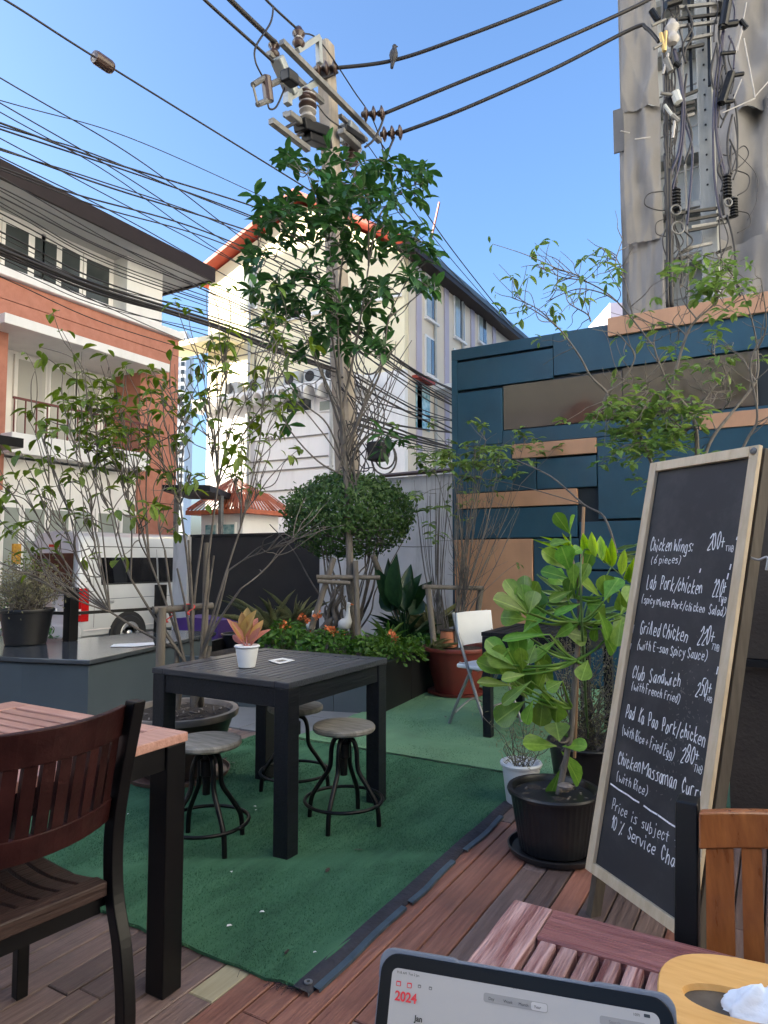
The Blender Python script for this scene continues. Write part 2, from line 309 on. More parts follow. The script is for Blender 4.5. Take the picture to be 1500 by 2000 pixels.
# ================================================================ SETTING
SZ = -.45                                                        # street level
struct(MB().add([(-400,-400,SZ),(400,-400,SZ),(400,400,SZ),(-400,400,SZ)], [(0,1,2,3)]).build('street', M['asphalt']))
slab = struct(MB().prism([(-7.2,-6),(4,-6),(4,7.2),(-3.1,7.2),(-5.7,7.3),(-7.2,5.2)], SZ, -.034).build('patio_floor', M['asphalt']))
# deck planks
deck = struct(MB().box(-3.75,3.2,-3.0,4.02,-.033,-.024).build('deck', M['slatedark']))
r1 = random.Random(3); PW = .098
nx = int((3.2 + 3.72) / PW); pm = {}
for i in range(nx):
    x0 = -3.72 + i * PW; y = -3.0 - r1.random() * .5
    xm = x0 + PW / 2
    while y < 3.99:
        ln = r1.uniform(1.1, 2.6); y1 = min(y + ln, 3.99)
        if -1.36 < xm < -1.24: y1 = min(y1, 1.56) if y < 1.5 else (min(y1, 2.85) if y < 2.8 else y1)
        if 3.99 - y1 < .35: y1 = 3.99
        mk = 'plank'
        if -1.36 < xm < -1.02 and .7 < y < 2.9 and r1.random() < .8: mk = 'plank_orange'
        elif r1.random() < .07: mk = 'plank_orange'
        if -1.53 < xm < -1.43 and y < 1.75 < y1 + .6:
            if y < 1.5: y1 = 1.545
        a, b = x0 + .0028, x0 + PW - .0028; t = r1.uniform(-.0015, .0015); e = .0035
        Y0, Y1 = y + .002, y1 - .002; c = .003
        if Y1 - Y0 < .04: y = y1; continue
        if -1.53 < xm < -1.43 and 1.53 < y < 1.6: mk = 'plank_pale'; 
        if -1.73 < xm < -1.63 and 1.4 < y < 1.7: mk = 'plank_grey'
        mb = MB().add([(a,Y0,-.024),(b,Y0,-.024),(b,Y1,-.024),(a,Y1,-.024),(a,Y0,t-c),(b,Y0,t-c),(b,Y1,t-c),(a,Y1,t-c),(a+c,Y0+c,t),(b-c,Y0+c,t),(b-c,Y1-c,t),(a+c,Y1-c,t)],
            [(0,1,5,4),(1,2,6,5),(2,3,7,6),(3,0,4,7),(4,5,9,8),(5,6,10,9),(6,7,11,10),(7,4,8,11),(8,9,10,11)])
        mb.build('plank', M[mk], deck)
        y = y1
# floor tiles between planks and planter
for i in range(5):
    for j in range(4):
        x0 = -6.0 + i * .6; y0 = 4.03 + j * .6
        if x0 + .59 > -2.9 and y0 > 4.6: continue
        MB().box(x0 + .003, x0 + .597, y0 + .003, y0 + .597, -.033, -.004).build('floor_tile', M['tile'], slab, bevel=.002)
# carpets
def carpet(name, label, m, x0, x1, y0, y1, top, jag, seed):
    t = thing(name, label, 'carpet', (x0, y0, 0)); rr = random.Random(seed); nx_, ny_ = 36, 40; mb = MB(); V = []
    for j in range(ny_ + 1):
        for i in range(nx_ + 1):
            x = x0 + (x1 - x0) * i / nx_; y = y0 + (y1 - y0) * j / ny_
            if i == 0: x += rr.uniform(-jag, jag)
            if i == nx_: x += rr.uniform(-jag, jag) * .5
            if j == 0: y += rr.uniform(-jag, jag) + .05 * (x0 - x) / (x0 - x1) * 0
            if j == ny_: y += rr.uniform(-jag, jag)
            z = top + .003 * mnoise.noise(Vector((x * 2, y * 2, seed))) + .007 * max(0, 1 - 9*abs(mnoise.noise(Vector((x * .8, y * 1.1 + seed, seed)))))
            V.append((x, y, z))
    F = [(j*(nx_+1)+i, j*(nx_+1)+i+1, (j+1)*(nx_+1)+i+1, (j+1)*(nx_+1)+i) for j in range(ny_) for i in range(nx_)]
    mb.add(V, F); base = len(V)
    ring = [i for i in range(nx_+1)] + [(j)*(nx_+1)+nx_ for j in range(1, ny_+1)] + [ny_*(nx_+1)+i for i in range(nx_-1, -1, -1)] + [j*(nx_+1) for j in range(ny_-1, 0, -1)]
    mb.v += [(V[k][0], V[k][1], .002) for k in ring]; n = len(ring)
    mb.f += [(ring[k], base + k, base + (k+1) % n, ring[(k+1) % n]) for k in range(n)]
    mb.build('turf_sheet', m, t, smooth=True, auto=40); return t
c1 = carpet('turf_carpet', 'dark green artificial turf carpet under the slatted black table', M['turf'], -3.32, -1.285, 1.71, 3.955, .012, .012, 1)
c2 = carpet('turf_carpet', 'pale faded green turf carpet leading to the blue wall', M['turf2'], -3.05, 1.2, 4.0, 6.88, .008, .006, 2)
def pile(parent, m, x0, x1, y0, y1, z, n, h, seed):
    g = np.random.default_rng(seed); P = np.stack([g.uniform(x0, x1, n), g.uniform(y0, y1, n), np.full(n, z)], 1)
    a = g.uniform(0, 2*PI, n); w = .0022; d = np.stack([np.cos(a), np.sin(a), 0*a], 1) * w
    tip = P + np.stack([g.normal(0, h*.45, n), g.normal(h*.25, h*.45, n), h * g.uniform(.6, 1.2, n)], 1)
    V = np.empty((n*3, 3)); V[0::3] = P - d; V[1::3] = P + d; V[2::3] = tip
    V -= np.array(parent.location)
    me = bpy.data.meshes.new('turf_pile'); me.vertices.add(n*3); me.vertices.foreach_set('co', V.ravel())
    me.loops.add(n*3); me.loops.foreach_set('vertex_index', np.arange(n*3)); me.polygons.add(n); me.polygons.foreach_set('loop_start', np.arange(0, n*3, 3))
    me.materials.append(m); me.update(calc_edges=True)
    o = bpy.data.objects.new('turf_pile', me); COL.objects.link(o); o.parent = parent; o['kind'] = 'stuff'
pile(c1, M['turf'], -3.31, -1.29, 1.70, 3.95, .009, 110000, .009, 5)
pile(c2, M['turf2'], -3.0, -.9, 4.0, 6.8, .006, 60000, .007, 6)
# bound edge of the dark carpet
mb = MB(); n = 60; rr = random.Random(4)
for i in range(n + 1):
    y = 1.70 + (3.56 - 1.70) * i / n; w = .052 + .012 * mnoise.noise(Vector((y * 4, 0, 3))); x = -1.292 + .006 * mnoise.noise(Vector((y*3, 5, 0)))
    mb.v += [(x, y, .018), (x + w, y, .014 + .004 * mnoise.noise(Vector((y*9,1,1)))), (x + w + .003, y, .002)]
for i in range(n): o = i * 3; mb.f += [(o, o+1, o+4, o+3), (o+1, o+2, o+5, o+4)]
ed = mb.build('edge_binding', M['tape'], c1, smooth=True)
for (a, b) in ((1.73, 2.28), (2.32, 2.72), (2.84, 3.3)):
    m2 = MB(); k = 14
    for i in range(k + 1):
        y = a + (b - a) * i / k; x = -1.242 + .008 * mnoise.noise(Vector((y*4, 0, 3))) + .004*math.sin(y*11)
        m2.v += [(x, y, .0155), (x + .022, y, .013), (x + .022, y, .003)]
    for i in range(k): o = i*3; m2.f += [(o, o+1, o+4, o+3), (o+1, o+2, o+5, o+4)]
    m2.build('edge_tape', M['tape2'], c1)
gx, gy = -1.262, 1.735
MB().lathe([(.006,.0),(.013,.0),(.013,.003),(.006,.003),(.006,0)], 16, (gx, gy, .019)).build('grommet', M['whitemetal'], c1)
fr = MB(); rr = random.Random(8)
for k in range(40):                                             # frayed threads at the near corner and hem
    x = -1.29 - abs(rr.gauss(0, .05)) if k < 22 else rr.uniform(-3.2, -1.3); y = 1.712
    p = Vector((x, y, .006)); d = Vector((rr.gauss(0, .02), -rr.uniform(.01, .05), .002)); fr.tube([p, p + d*.5 + Vector((rr.gauss(0,.006),0,.004)), p + d], .0008, 3)
fr.build('frayed_thread', M['tape'], c1)
for k, (px, py) in enumerate(((440,1482),(455,1490),(520,1500),(560,1860),(700,1660),(820,1520),(760,1430),(870,1400),(300,1560),(640,1700))):   # dry leaves
    p = atz(px, py, .02); a = rr.uniform(0, 6); s = rr.uniform(.014,.024); d = Vector((math.cos(a), math.sin(a), 0)); e = Vector((-d.y, d.x, 0))*.4
    tag(MB().add([p - d*s, p - d*s*.3 + e*s + Vector((0,0,.004)), p + d*s*.4 + e*s*.8 + Vector((0,0,.006)), p + d*s + Vector((0,0,.003)), p + d*s*.4 - e*s*.8 + Vector((0,0,.002)), p - d*s*.3 - e*s], [(0,1,2,3),(0,3,4,5)]).build('dry_leaf', M['seatwood']), 'small curled brown leaf fallen on the green turf', 'leaf', 'dry leaves on the turf')
# fallen white petals on the carpet
for k, (px, py) in enumerate(((512,1781),(448,1808),(498,1575),(500,1582),(452,1703),(375,1567),(615,1860),(250,1590))):
    p = atz(px, py, .02); s = rr.uniform(.006, .011); a = rr.uniform(0, 6)
    tag(MB().add([(p.x + s*math.cos(a+q)*(.6 if i % 2 else 1), p.y + s*math.sin(a+q)*(.6 if i % 2 else 1), .021 + .002*(i%2)) for i, q in enumerate((0,1.2,2.4,3.6,4.9))], [(0,1,2,3,4)]).build('fallen_petal', M['paper']),
        'tiny white petal lying on the dark green turf', 'petal', 'fallen petals on the turf')

# ---------------------------------------------------------------- blue board wall
bw = thing('board_wall', 'tall dark blue wall of boards with tan strips and a glossy panel', 'wall', (-3.12, 6.95, 0))
MB().box(-3.12, 1.5, 6.95, 7.06, -.034, 3.598).build('backing', M['bluedark'], bw)
def board(x0, x1, z0, z1, m='blue', y=6.91, nm='board'): return MB().box(x0, x1, y, 6.953, z0, z1).build(nm, M[m], bw, bevel=.004)
for a in ((-3.12,-3.052,0,3.474),(-3.12,-1.97,3.474,3.60),(-1.968,1.5,3.158,3.602),(-3.05,-1.974,3.134,3.446),(-3.05,-2.53,2.50,3.102),
          (-2.526,1.5,2.482,2.634),(-3.05,-2.43,1.99,2.494),(-2.427,-2.17,1.99,2.318),(-2.16,-1.556,1.99,2.300),(-1.545,1.5,1.665,2.476),
          (-3.05,-1.757,1.492,1.806),(-1.735,1.5,1.17,1.640),(-1.735,1.5,.62,1.148),(-2.208,-1.745,.62,1.478),(-3.05,1.5,.02,.60)):
    board(*a)
for a in ((-2.42,-1.55,2.322,2.476),(-.615,1.5,2.462,2.604),(-3.06,-1.75,1.818,1.978),(-3.09,-2.217,.35,1.478)):
    board(*a, 'orange', 6.893, 'tan_board')
board(-1.412, 1.52, 3.47, 3.655, 'orange', 6.875, 'tan_fascia')
board(-2.522, -1.295, 2.645, 3.124, 'mirror', 6.925, 'glossy_panel'); board(-1.29, -.13, 2.645, 3.146, 'mirror', 6.926, 'glossy_panel')
# ---------------------------------------------------------------- boundary walls
w = MB().box(-6.1, -3.0, 8.6, 8.75, SZ, 2.44).build('boundary_wall', M['wallgrey']); tag(w, 'stained pale grey boundary wall behind the planter, left of blue wall', 'wall')
p = tag(MB().tube([(-5.0, 8.55, 2.47), (-2.9, 8.55, 2.50)], .03, 8).build('wall_pipe', M['porcelain']), 'dark pipe running along top of the pale boundary wall', 'pipe')
dw = thing('boundary_wall', 'low dark grey boundary wall behind the round topiary', 'wall', (-9.7, 9.4, SZ))
MB().box(-9.72, -6.0, 9.4, 9.55, SZ, 1.68).build('wall_body', M['walldark'], dw); MB().box(-9.62, -6.0, 9.37, 9.58, 1.683, 1.72).build('coping', M['walldark'], dw)
MB().box(-10.0, -9.62, 9.3, 9.66, SZ, 1.72).build('end_pillar', M['wallgrey'], dw, bevel=.01)

# ---------------------------------------------------------------- planter
PL = [(-4.95,4.36),(-2.88,4.98),(-3.03,6.75),(-5.9,7.6)]
pl = thing('planter', 'long low black boarded planter full of plants in the corner', 'planter', (-3.9, 5.6, -.03))
ZT = .41
def wallstrip(a, b, th, z0, z1, nm, m, n):
    a = Vector((*a, 0)); b = Vector((*b, 0)); d = (b - a); L = d.length; d.normalize(); nrm = Vector((-d.y, d.x, 0))
    for i in range(n):
        p = a + d * (L * i / n + .002); q = a + d * (L * (i+1) / n - .002); h = (z0 + z1) / 2
        MB().beam((*(p + nrm*th/2).xy, h), (*(q + nrm*th/2).xy, h), th, z1 - z0).build(nm, m, pl, bevel=.003)
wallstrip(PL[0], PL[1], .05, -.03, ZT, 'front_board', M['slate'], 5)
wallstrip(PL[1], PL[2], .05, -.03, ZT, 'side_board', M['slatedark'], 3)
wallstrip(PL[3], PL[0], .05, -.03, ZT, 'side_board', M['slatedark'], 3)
inn = [(x*.985 - .06*.985*0, y) for x, y in [(-4.85,4.5),(-2.96,5.06),(-3.1,6.7),(-5.75,7.5)]]
mb = MB(); N_ = 20
for j in range(N_ + 1):
    for i in range(N_ + 1):
        u, v = i / N_, j / N_; a = Vector(inn[0]).lerp(Vector(inn[1]), u); b = Vector(inn[3]).lerp(Vector(inn[2]), u); q = a.lerp(b, v)
        mb.v.append((q.x, q.y, .34 + .06 * mnoise.noise(Vector((q.x*3, q.y*3, 0)))))
mb.f += [(j*(N_+1)+i, j*(N_+1)+i+1, (j+1)*(N_+1)+i+1, (j+1)*(N_+1)+i) for j in range(N_) for i in range(N_)]
mb.build('soil', M['soil'], pl, smooth=True)
# ---------------------------------------------------------------- counter with glossy top
CT = [(-7.2,2.62),(-4.86,3.07),(-4.30,3.245),(-4.52,4.06),(-4.86,5.1),(-5.45,5.0),(-5.55,3.98),(-7.2,3.62)]
ct = thing('counter', 'slate grey angular counter with glossy dark top at the street edge', 'counter', (-5, 3.6, -.03))
cb = [(x - .03*(1 if x > -5.2 else -1), y + .03*(1 if y < 3.4 else 0)) for x, y in CT]
def inset(poly, d):
    n = len(poly); out = []
    for i in range(n):
        a, b, c = Vector(poly[i-1]), Vector(poly[i]), Vector(poly[(i+1) % n]); e1 = (b-a).normalized(); e2 = (c-b).normalized()
        n1 = Vector((-e1.y, e1.x)); n2 = Vector((-e2.y, e2.x)); bi = (n1 + n2); bi = bi / max(.3, bi.dot(n1)); out.append(tuple(b + bi * d))
    return out
MB().prism(inset(CT, .03), -.033, .508).build('body', M['slate'], ct, bevel=.004)
MB().prism(inset(CT, .012), .51, .518).build('shadow_gap', M['black'], ct)
MB().prism(CT, .52, .552).build('top', M['glosstop'], ct, bevel=.004)
# rail with posts behind the counter
ra = thing('railing', 'black steel railing with square posts along the back of the counter', 'railing', (-5.4, 4.2, .55))
for (px, py, dx) in ((137, 1252, .045), (312, 1236, .042)):
    b = atz(px, py, .55); MB().box(b.x - dx, b.x + dx, b.y - dx, b.y + dx, .553, 1.02).build('post', M['black'], ra, bevel=.003)
A_, B_ = atz(137,1252,.55), atz(312,1236,.55)
MB().beam((A_.x, A_.y + .045, .79), (B_.x, B_.y - .043, .79), .03, .028).build('rail', M['black'], ra)
MB().beam((A_.x - 1.9, A_.y - .35, .79), (A_.x - .047, A_.y, .79), .03, .028).build('rail', M['black'], ra)
tag(MB().add([tuple(atz(a, b, .556)) for a, b in ((222,1258),(300,1254),(302,1259),(262,1263),(215,1263))], [(0,1,2,3,4)]).build('paper_sheet', M['paper']), 'crumpled white paper sheet on the glossy counter top', 'paper')

# ================================================================ BUILDINGS
# ---- house on the left
h = thing('brick_house', 'three storey red brick and white house with wide brown eaves', 'house', (-16, 10, SZ))
def P_(nm, m, x0, x1, y0, y1, z0, z1, par=None, bv=0): return MB().box(x0, x1, y0, y1, z0, z1).build(nm, M[m], par or h, bevel=bv)
P_('core_wall', 'housewhite', -26, -17.25, 2, 14.6, SZ, 8.0)
P_('brick_column', 'brick', -17.25, -16.0, 13.52, 14.95, SZ, 7.0); P_('brick_column', 'brick', -17.25, -16.0, 2, 9.55, 2.9, 7.0)
P_('lower_brick_column', 'brick', -17.25, -15.96, 2, 9.42, SZ, 2.897)
zz = 7.003                                                       # brick band with shadow grooves
for q in range(2):
    P_('brick_band', 'brick', -26, -16.0, 2, 14.95, zz, zz + .5); zz += .52
P_('side_wall', 'brick', -26, -17.253, 14.603, 14.95, SZ, 7.0)
P_('parapet_cap', 'housewhite', -26.1, -15.86, 2, 15.05, 8.045, 8.27, bv=.02)
cn = P_('canopy', 'housewhite', -17.24, -15.3, 9.03, 13.97, 6.70, 6.94, bv=.015)
# groove lines in the columns
for z in (5.9, 4.9, 3.9, 2.9, 1.9):
    P_('groove', 'roofbrown', -15.998, -15.992, 13.525, 14.945, z, z + .02)
P_('lower_wall', 'housewhite', -17.24, -16.1, 9.55, 13.52, SZ, 3.7)
bal = P_('balcony_slab', 'housewhite', -17.24, -15.55, 9.45, 13.52, 3.76, 4.25, bv=.015)
rl = P_('rail', 'rail', -15.66, -15.60, 9.5, 13.5, 5.06, 5.11)
for k in range(15): MB().box(-15.645, -15.615, 9.52 + k*.283, 9.545 + k*.283, 4.252, 5.058).build('baluster', M['rail'], rl)
for (pa, pb) in ((33, 86), (98, 143), (152, 190), (204, 242)):
    y0 = atx(pa, 770, -17.2).y; y1 = atx(pb, 770, -17.2).y
    wn = MB().box(-17.247, -17.17, y0 - .1, y1 + .1, 4.26, 6.62).build('window', M['housewhite'], h)
    MB().box(-17.168, -17.15, y0, y1, 4.4, 6.5).build('pane', M['curtain'], wn)
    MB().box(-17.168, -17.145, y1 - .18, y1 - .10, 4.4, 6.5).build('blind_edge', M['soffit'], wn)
for (pa, pb) in ((6, 34), (46, 84), (95, 131), (143, 177), (190, 224), (238, 262)):
    y0 = atx(pa, 1010, -16.1).y; y1 = atx(pb, 1010, -16.1).y
    wn = MB().box(-16.097, -16.05, y0 - .09, y1 + .09, .2, 2.62).build('window', M['housewhite'], h)
    MB().box(-16.048, -16.035, y0, y1, .35, 2.5).build('pane', M['winlow'], wn)
    if pa == 46: MB().box(-16.033, -16.03, y0 + .05, y1 - .25, 1.7, 2.15).build('notice', M['paper'], wn)
P_('awning', 'black', -16.0, -14.6, 7.5, 9.15, 3.74, 3.95)
P_('upper_wall', 'housewhite', -26, -16.9, 2, 14.5, 8.0, 10.5)
P_('corner_pier', 'housewhite', -17.0, -16.3, 13.2, 14.52, 8.272, 10.3); P_('corner_pier', 'housewhite', -17.0, -16.3, 8.5, 9.25, 8.272, 10.3)
for (pa, pb) in ((5, 50), (63, 78), (82, 106), (117, 152), (166, 210), (232, 262)):
    y0 = atx(pa, 560, -16.9).y; y1 = atx(pb, 560, -16.9).y
    wn = MB().box(-16.897, -16.85, y0 - .09, y1 + .09, 8.3, 9.95).build('window', M['housewhite'], h)
    MB().box(-16.848, -16.835, y0, y1, 8.45, 9.8).build('pane', M['winglass'], wn)
    MB().box(-16.848, -16.825, y0, y1, 8.9, 8.95).build('window_bar', M['housewhite'], wn)
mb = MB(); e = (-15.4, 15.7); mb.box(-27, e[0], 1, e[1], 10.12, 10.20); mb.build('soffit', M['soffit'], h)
P_('fascia', 'roofbrown', e[0] + .002, e[0] + .08, 1, e[1] + .08, 10.05, 10.50); P_('fascia', 'roofbrown', -27, e[0], e[1] + .002, e[1] + .08, 10.05, 10.50)
MB().add([(e[0]+.07,1,10.48),(e[0]+.07,e[1]+.07,10.48),(-27,e[1]+.07,10.48),(-27,1,10.48),(-21,4,11.9),(-21,10.2,11.9)], [(0,1,5,4),(1,2,5),(2,3,4,5),(3,0,4),(0,3,2,1)]).build('roof', M['roofbrown'], h)

# ---- centre apartment building with red gable
b2 = thing('apartment_building', 'cream gabled apartment building with red roof edge and long wing', 'building', (-18, 24, SZ))
def Q_(nm, m, x0, x1, y0, y1, z0, z1, par=None, bv=0): return MB().box(x0, x1, y0, y1, z0, z1).build(nm, M[m], par or b2, bevel=bv)
Q_('front_wall', 'shop', -23.7, -12.9, 24, 42, SZ, 8.9)
MB().add([(-23.7,24,8.9),(-12.9,24,8.9),(-12.9,24,13.75),(-18.1,24,17.1),(-23.7,24,15.0),(-23.7,42,8.9),(-12.9,42,8.9),(-12.9,42,13.75),(-18.1,42,17.1),(-23.7,42,15.0)],
         [(0,1,2,3,4),(9,8,7,6,5),(0,4,9,5),(1,6,7,2),(2,7,8,3),(3,8,9,4)]).build('gable_wall', M['cream'], b2)
rf = MB().add([(-24.5,23.3,14.75),(-18.1,23.3,17.35),(-12.3,23.3,13.75),(-12.3,42,13.75),(-18.1,42,17.35),(-24.5,42,14.75),
               (-24.5,23.3,14.93),(-18.1,23.3,17.55),(-12.3,23.3,13.93),(-12.3,42,13.93),(-18.1,42,17.55),(-24.5,42,14.93)],
         [(0,1,7,6),(1,2,8,7),(2,3,9,8),(5,0,6,11),(6,7,10,11),(7,8,9,10),(0,5,4,1),(1,4,3,2)]).build('roof', M['redtrim'], b2)
Q_('sun_ledge', 'cream', -25.4, -21.4, 22.6, 23.995, 11.2, 11.45); Q_('floor_string', 'shop', -21.2, -13, 23.9, 23.996, 11.9, 12.05)
# wing, seen along its side
for (pa) in (815, 869, 920, 962):
    y0 = atx(pa, 600, -12.9).y; Q_('pilaster', 'lilac', -12.897, -12.80, y0 - .22, y0 + .22, SZ, 13.6)
Q_('wing_wall', 'wing', -12.9, -12.86, 24.3, 41.9, SZ, 13.6)
Q_('gutter', 'roofbrown', -12.85, -12.22, 23.24, 41, 13.52, 13.74); Q_('gutter_face', 'slate', -12.298, -12.18, 23.24, 42, 13.742, 13.98)
for (pa, pb, ya, yb) in ((831,850,546,622), (887,905,584,660), (934,948,622,668), (831,848,663,731), (887,903,690,750)):
    a = atx(pa, ya, -12.85); b = atx(pb, yb, -12.85); z1 = atx((pa+pb)/2, ya, -12.85).z; z0 = atx((pa+pb)/2, yb, -12.85).z
    wn = MB().box(-12.857, -12.80, a.y - .1, b.y + .1, z0 - .1, z1 + .1).build('window', M['shop'], b2)
    MB().box(-12.798, -12.78, a.y, (a.y + b.y)/2 - .03, z0, z1).build('pane', M['winlow'], wn); MB().box(-12.798, -12.78, (a.y+b.y)/2 + .03, b.y, z0, z1).build('pane', M['winglass'], wn)
    MB().box(-12.857, -12.70, a.y - .15, b.y + .15, z0 - .2, z0 - .103).build('sill', M['shop'], wn)
a = atx(807, 734, -12.8); b = atx(838, 748, -12.8)
Q_('red_awning', 'redtrim', -12.85, -12.5, a.y, b.y, b.z, a.z - .1)
M['teal'] = mat('teal_shopfront_glass', (.05,.2,.22), .2, col2=(.35,.5,.5), scale=2.2, contrast=3)
Q_('shopfront_glass', 'teal', -12.857, -12.8, atx(814,800,-12.8).y, atx(840,800,-12.8).y, atx(825,838,-12.8).z, atx(825,752,-12.8).z)
bl = Q_('side_balcony', 'shop', -12.857, -11.6, atx(846,800,-12.8).y, atx(885,800,-12.8).y, atx(860,760,-12.8).z - .2, atx(860,760,-12.8).z)
for k in range(9):
    y0 = atx(846,800,-12.8).y + .2 + k * .45; MB().box(-11.64, -11.61, y0, y0 + .03, atx(860,760,-12.8).z, atx(860,760,-12.8).z + .9).build('baluster', M['steel'], bl)
# scalloped ledge with air conditioners on the front
zs = aty(451, 782, 24).z; sh = Q_('scalloped_ledge', 'shop', -24.0, -14.5, 23.2, 23.996, zs - .06, zs + .05)
for k in range(13):
    x0 = -23.9 + k * .72; pts = [Vector((x0 + .36 + .33*math.cos(PI*i/10), 23.2, zs - .55 + .48*math.sin(PI*i/10))) for i in range(11)]
    arc = MB()
    for i in range(10):
        a, b = pts[i], pts[i+1]; o = len(arc.v)
        arc.v += [(a.x, 23.2, a.z), (b.x, 23.2, b.z), (b.x, 23.99, b.z), (a.x, 23.99, a.z), (a.x, 23.2, zs-.062), (b.x, 23.2, zs-.062), (b.x,23.99,zs-.062), (a.x,23.99,zs-.062)]
        arc.f += [(o,o+3,o+2,o+1), (o,o+1,o+5,o+4), (o+4,o+5,o+6,o+7), (o+2,o+3,o+7,o+6)]
    arc.build('scallop', M['shop'], sh)
for k, px in enumerate((458, 505, 575, 615, 655)):
    a = aty(px, 770, 23.7); t = thing('air_conditioner', ('grey outdoor air conditioner unit, %s on the scalloped ledge' % ('leftmost', 'second from left', 'middle', 'second from right', 'rightmost')[k]), 'air conditioner', (a.x, 23.6, zs + .05), 'air conditioners on the scalloped ledge')
    MB().box(a.x - .42, a.x + .42, 23.45, 23.8, zs + .052, zs + .68).build('casing', M['slabgrey'], t, bevel=.02)
    g = MB().lathe([(.24, 0), (.24, .02), (.02, .02)], 20).build('fan_grille', M['slatedark']); g.parent = t
    g.data.transform(Matrix.Rotation(R(90), 4, 'X')); g.location = (-.1, -.153, .32)
for (pa, ya, pb, yb) in ((445,868,640,845), (470,905,640,890), (440,927,650,908), (480,962,660,955), (440,700,640,720), (450, 752, 640, 728)):
    a = aty(pa, ya, 23.95); b = aty(pb, yb, 23.95); MB().beam((a.x, 23.97, a.z), (b.x, 23.97, a.z), .05, .05).build('conduit', M['steel'], b2)
a, b = aty(561, 783, 23.95), aty(608, 800, 23.95); wn = MB().box(a.x - .08, b.x + .08, 23.93, 23.997, b.z - .08, a.z + .08).build('window', M['shop'], b2); MB().box(a.x, b.x, 23.92, 23.928, b.z, a.z).build('pane', M['winglass'], wn)
for (pa, pb, ya, yb) in ((534, 548, 798, 812), (625, 645, 785, 800), (470, 500, 530, 600)):
    a, b = aty(pa, ya, 23.95), aty(pb, yb, 23.95); wn = MB().box(a.x - .06, b.x + .06, 23.93, 23.997, b.z - .06, a.z + .06).build('window', M['shop'], b2); MB().box(a.x, b.x, 23.92, 23.928, b.z, a.z).build('pane', M['winlow'], wn)
for px in (852, 905): y0 = atx(px, 700, -12.75).y; MB().tube([(-12.78, y0, SZ), (-12.78, y0, 13.5)], .07, 8).build('downpipe', M['slabgrey'], b2)
for x_ in (-21.0, -16.4): MB().tube([(x_, 23.9, SZ), (x_, 23.9, 13.4)], .07, 8).build('downpipe', M['slabgrey'], b2)
# ---- small pavilion with two-tier orange tiled roof
C = atd(470, 985, 20.5); pv = thing('tiled_pavilion', 'small white pavilion with two tier orange tiled roof behind the shrub', 'building', (C.x, C.y, SZ))
MB().box(C.x - .8, C.x + .8, C.y - .8, C.y + .8, SZ, 2.58).build('wall', M['housewhite'], pv)
def hip(cx, cy, hs, z0, z1, top, par, nm):
    mb = MB(); T = [(-1,-1),(1,-1),(1,1),(-1,1)]; n = 16
    mb.prism([(cx + a*hs, cy + b*hs) for a, b in T], z0 - .12, z0)
    for s in range(4):
        a0, a1 = Vector(T[s]), Vector(T[(s+1) % 4])
        for i in range(n):
            u0, u1 = i / n, (i + .55) / n; u2 = (i + 1) / n
            for (ua, ub, lift) in ((u0, u1, .05), (u1, u2, .0)):
                q = []
                for (u, k) in ((ua, 0), (ub, 0), (ub, 1), (ua, 1)):
                    d = a0.lerp(a1, u) * (hs if k == 0 else top); q.append((cx + d.x, cy + d.y, (z0 if k == 0 else z1) + lift))
                mb.add(q, [(0,1,2,3)])
    return mb.build(nm, M['tileroof'], par)
hip(C.x, C.y, 1.12, 2.66, 3.18, .6, pv, 'lower_roof'); hip(C.x - .25, C.y, .72, 3.15, 3.62, .08, pv, 'upper_roof')
for q in (-.62, .08):
    wn = MB().box(C.x + q, C.x + q + .5, C.y - .85, C.y - .803, 1.6, 2.3).build('window', M['housewhite'], pv); MB().box(C.x + q + .05, C.x + q + .45, C.y - .862, C.y - .853, 1.66, 2.24).build('pane', M['teal'], wn)
cg = thing('carport', 'flat grey carport roof between the brick house and the pavilion', 'carport', tuple(Vector((*atd(390, 1000, 19).xy, SZ))))
a = atd(345, 962, 18.5); b = atd(432, 962, 18.5); zc = a.z
MB().beam((a.x, a.y, zc), (b.x, b.y, zc), 2.4, .16).build('roof', M['slatedark'], cg)
for c_ in (a, b): MB().box(c_.x - .05, c_.x + .05, c_.y - .05, c_.y + .05, SZ, zc - .09).build('post', M['steel'], cg)
# ---- far tower seen in the gap
C = atd(352, 700, 150); ft = thing('far_tower', 'distant white apartment tower in the gap beside the brick house', 'tower', (C.x, C.y, SZ))
ztop = atd(352, 656, 150).z; rt = Vector((math.cos(YAW), math.sin(YAW), 0)); fw = Vector((-math.sin(YAW), math.cos(YAW), 0)); Rz = Matrix.Rotation(YAW, 3, 'Z')
MB().obox((C.x, C.y, ztop/2), (4.4, 6, ztop), Rz).build('wall', M['housewhite'], ft)
zz = 12
while zz < ztop - 1:
    for dx in (-1.6, .1, 1.5): c = C + rt * dx - fw * 3.02; MB().obox((c.x, c.y, zz), (.75, .06, .9), Rz).build('window', M['winglass'], ft)
    zz += 1.75
# ---- far tower crane jib
a = atd(858, 395, 220); b = atd(840, 478, 220)
cr = MB(); cr.tube([a, b], .35, 4); tag(cr.build('tower_crane', M['crane']), 'faint red crane jib far beyond the wing roof', 'crane')
# ---- pale building sliver left of scaffold tower
a, b = atd(1168, 590, 60), atd(1225, 640, 60); tag(MB().obox(((a.x+b.x)/2 + 1, (a.y+b.y)/2, 9.5), (4.5, 6, 26.5), Rz).build('pale_building', M['lilac']), 'pale lilac building peeking out beside the sheeted tower', 'building')
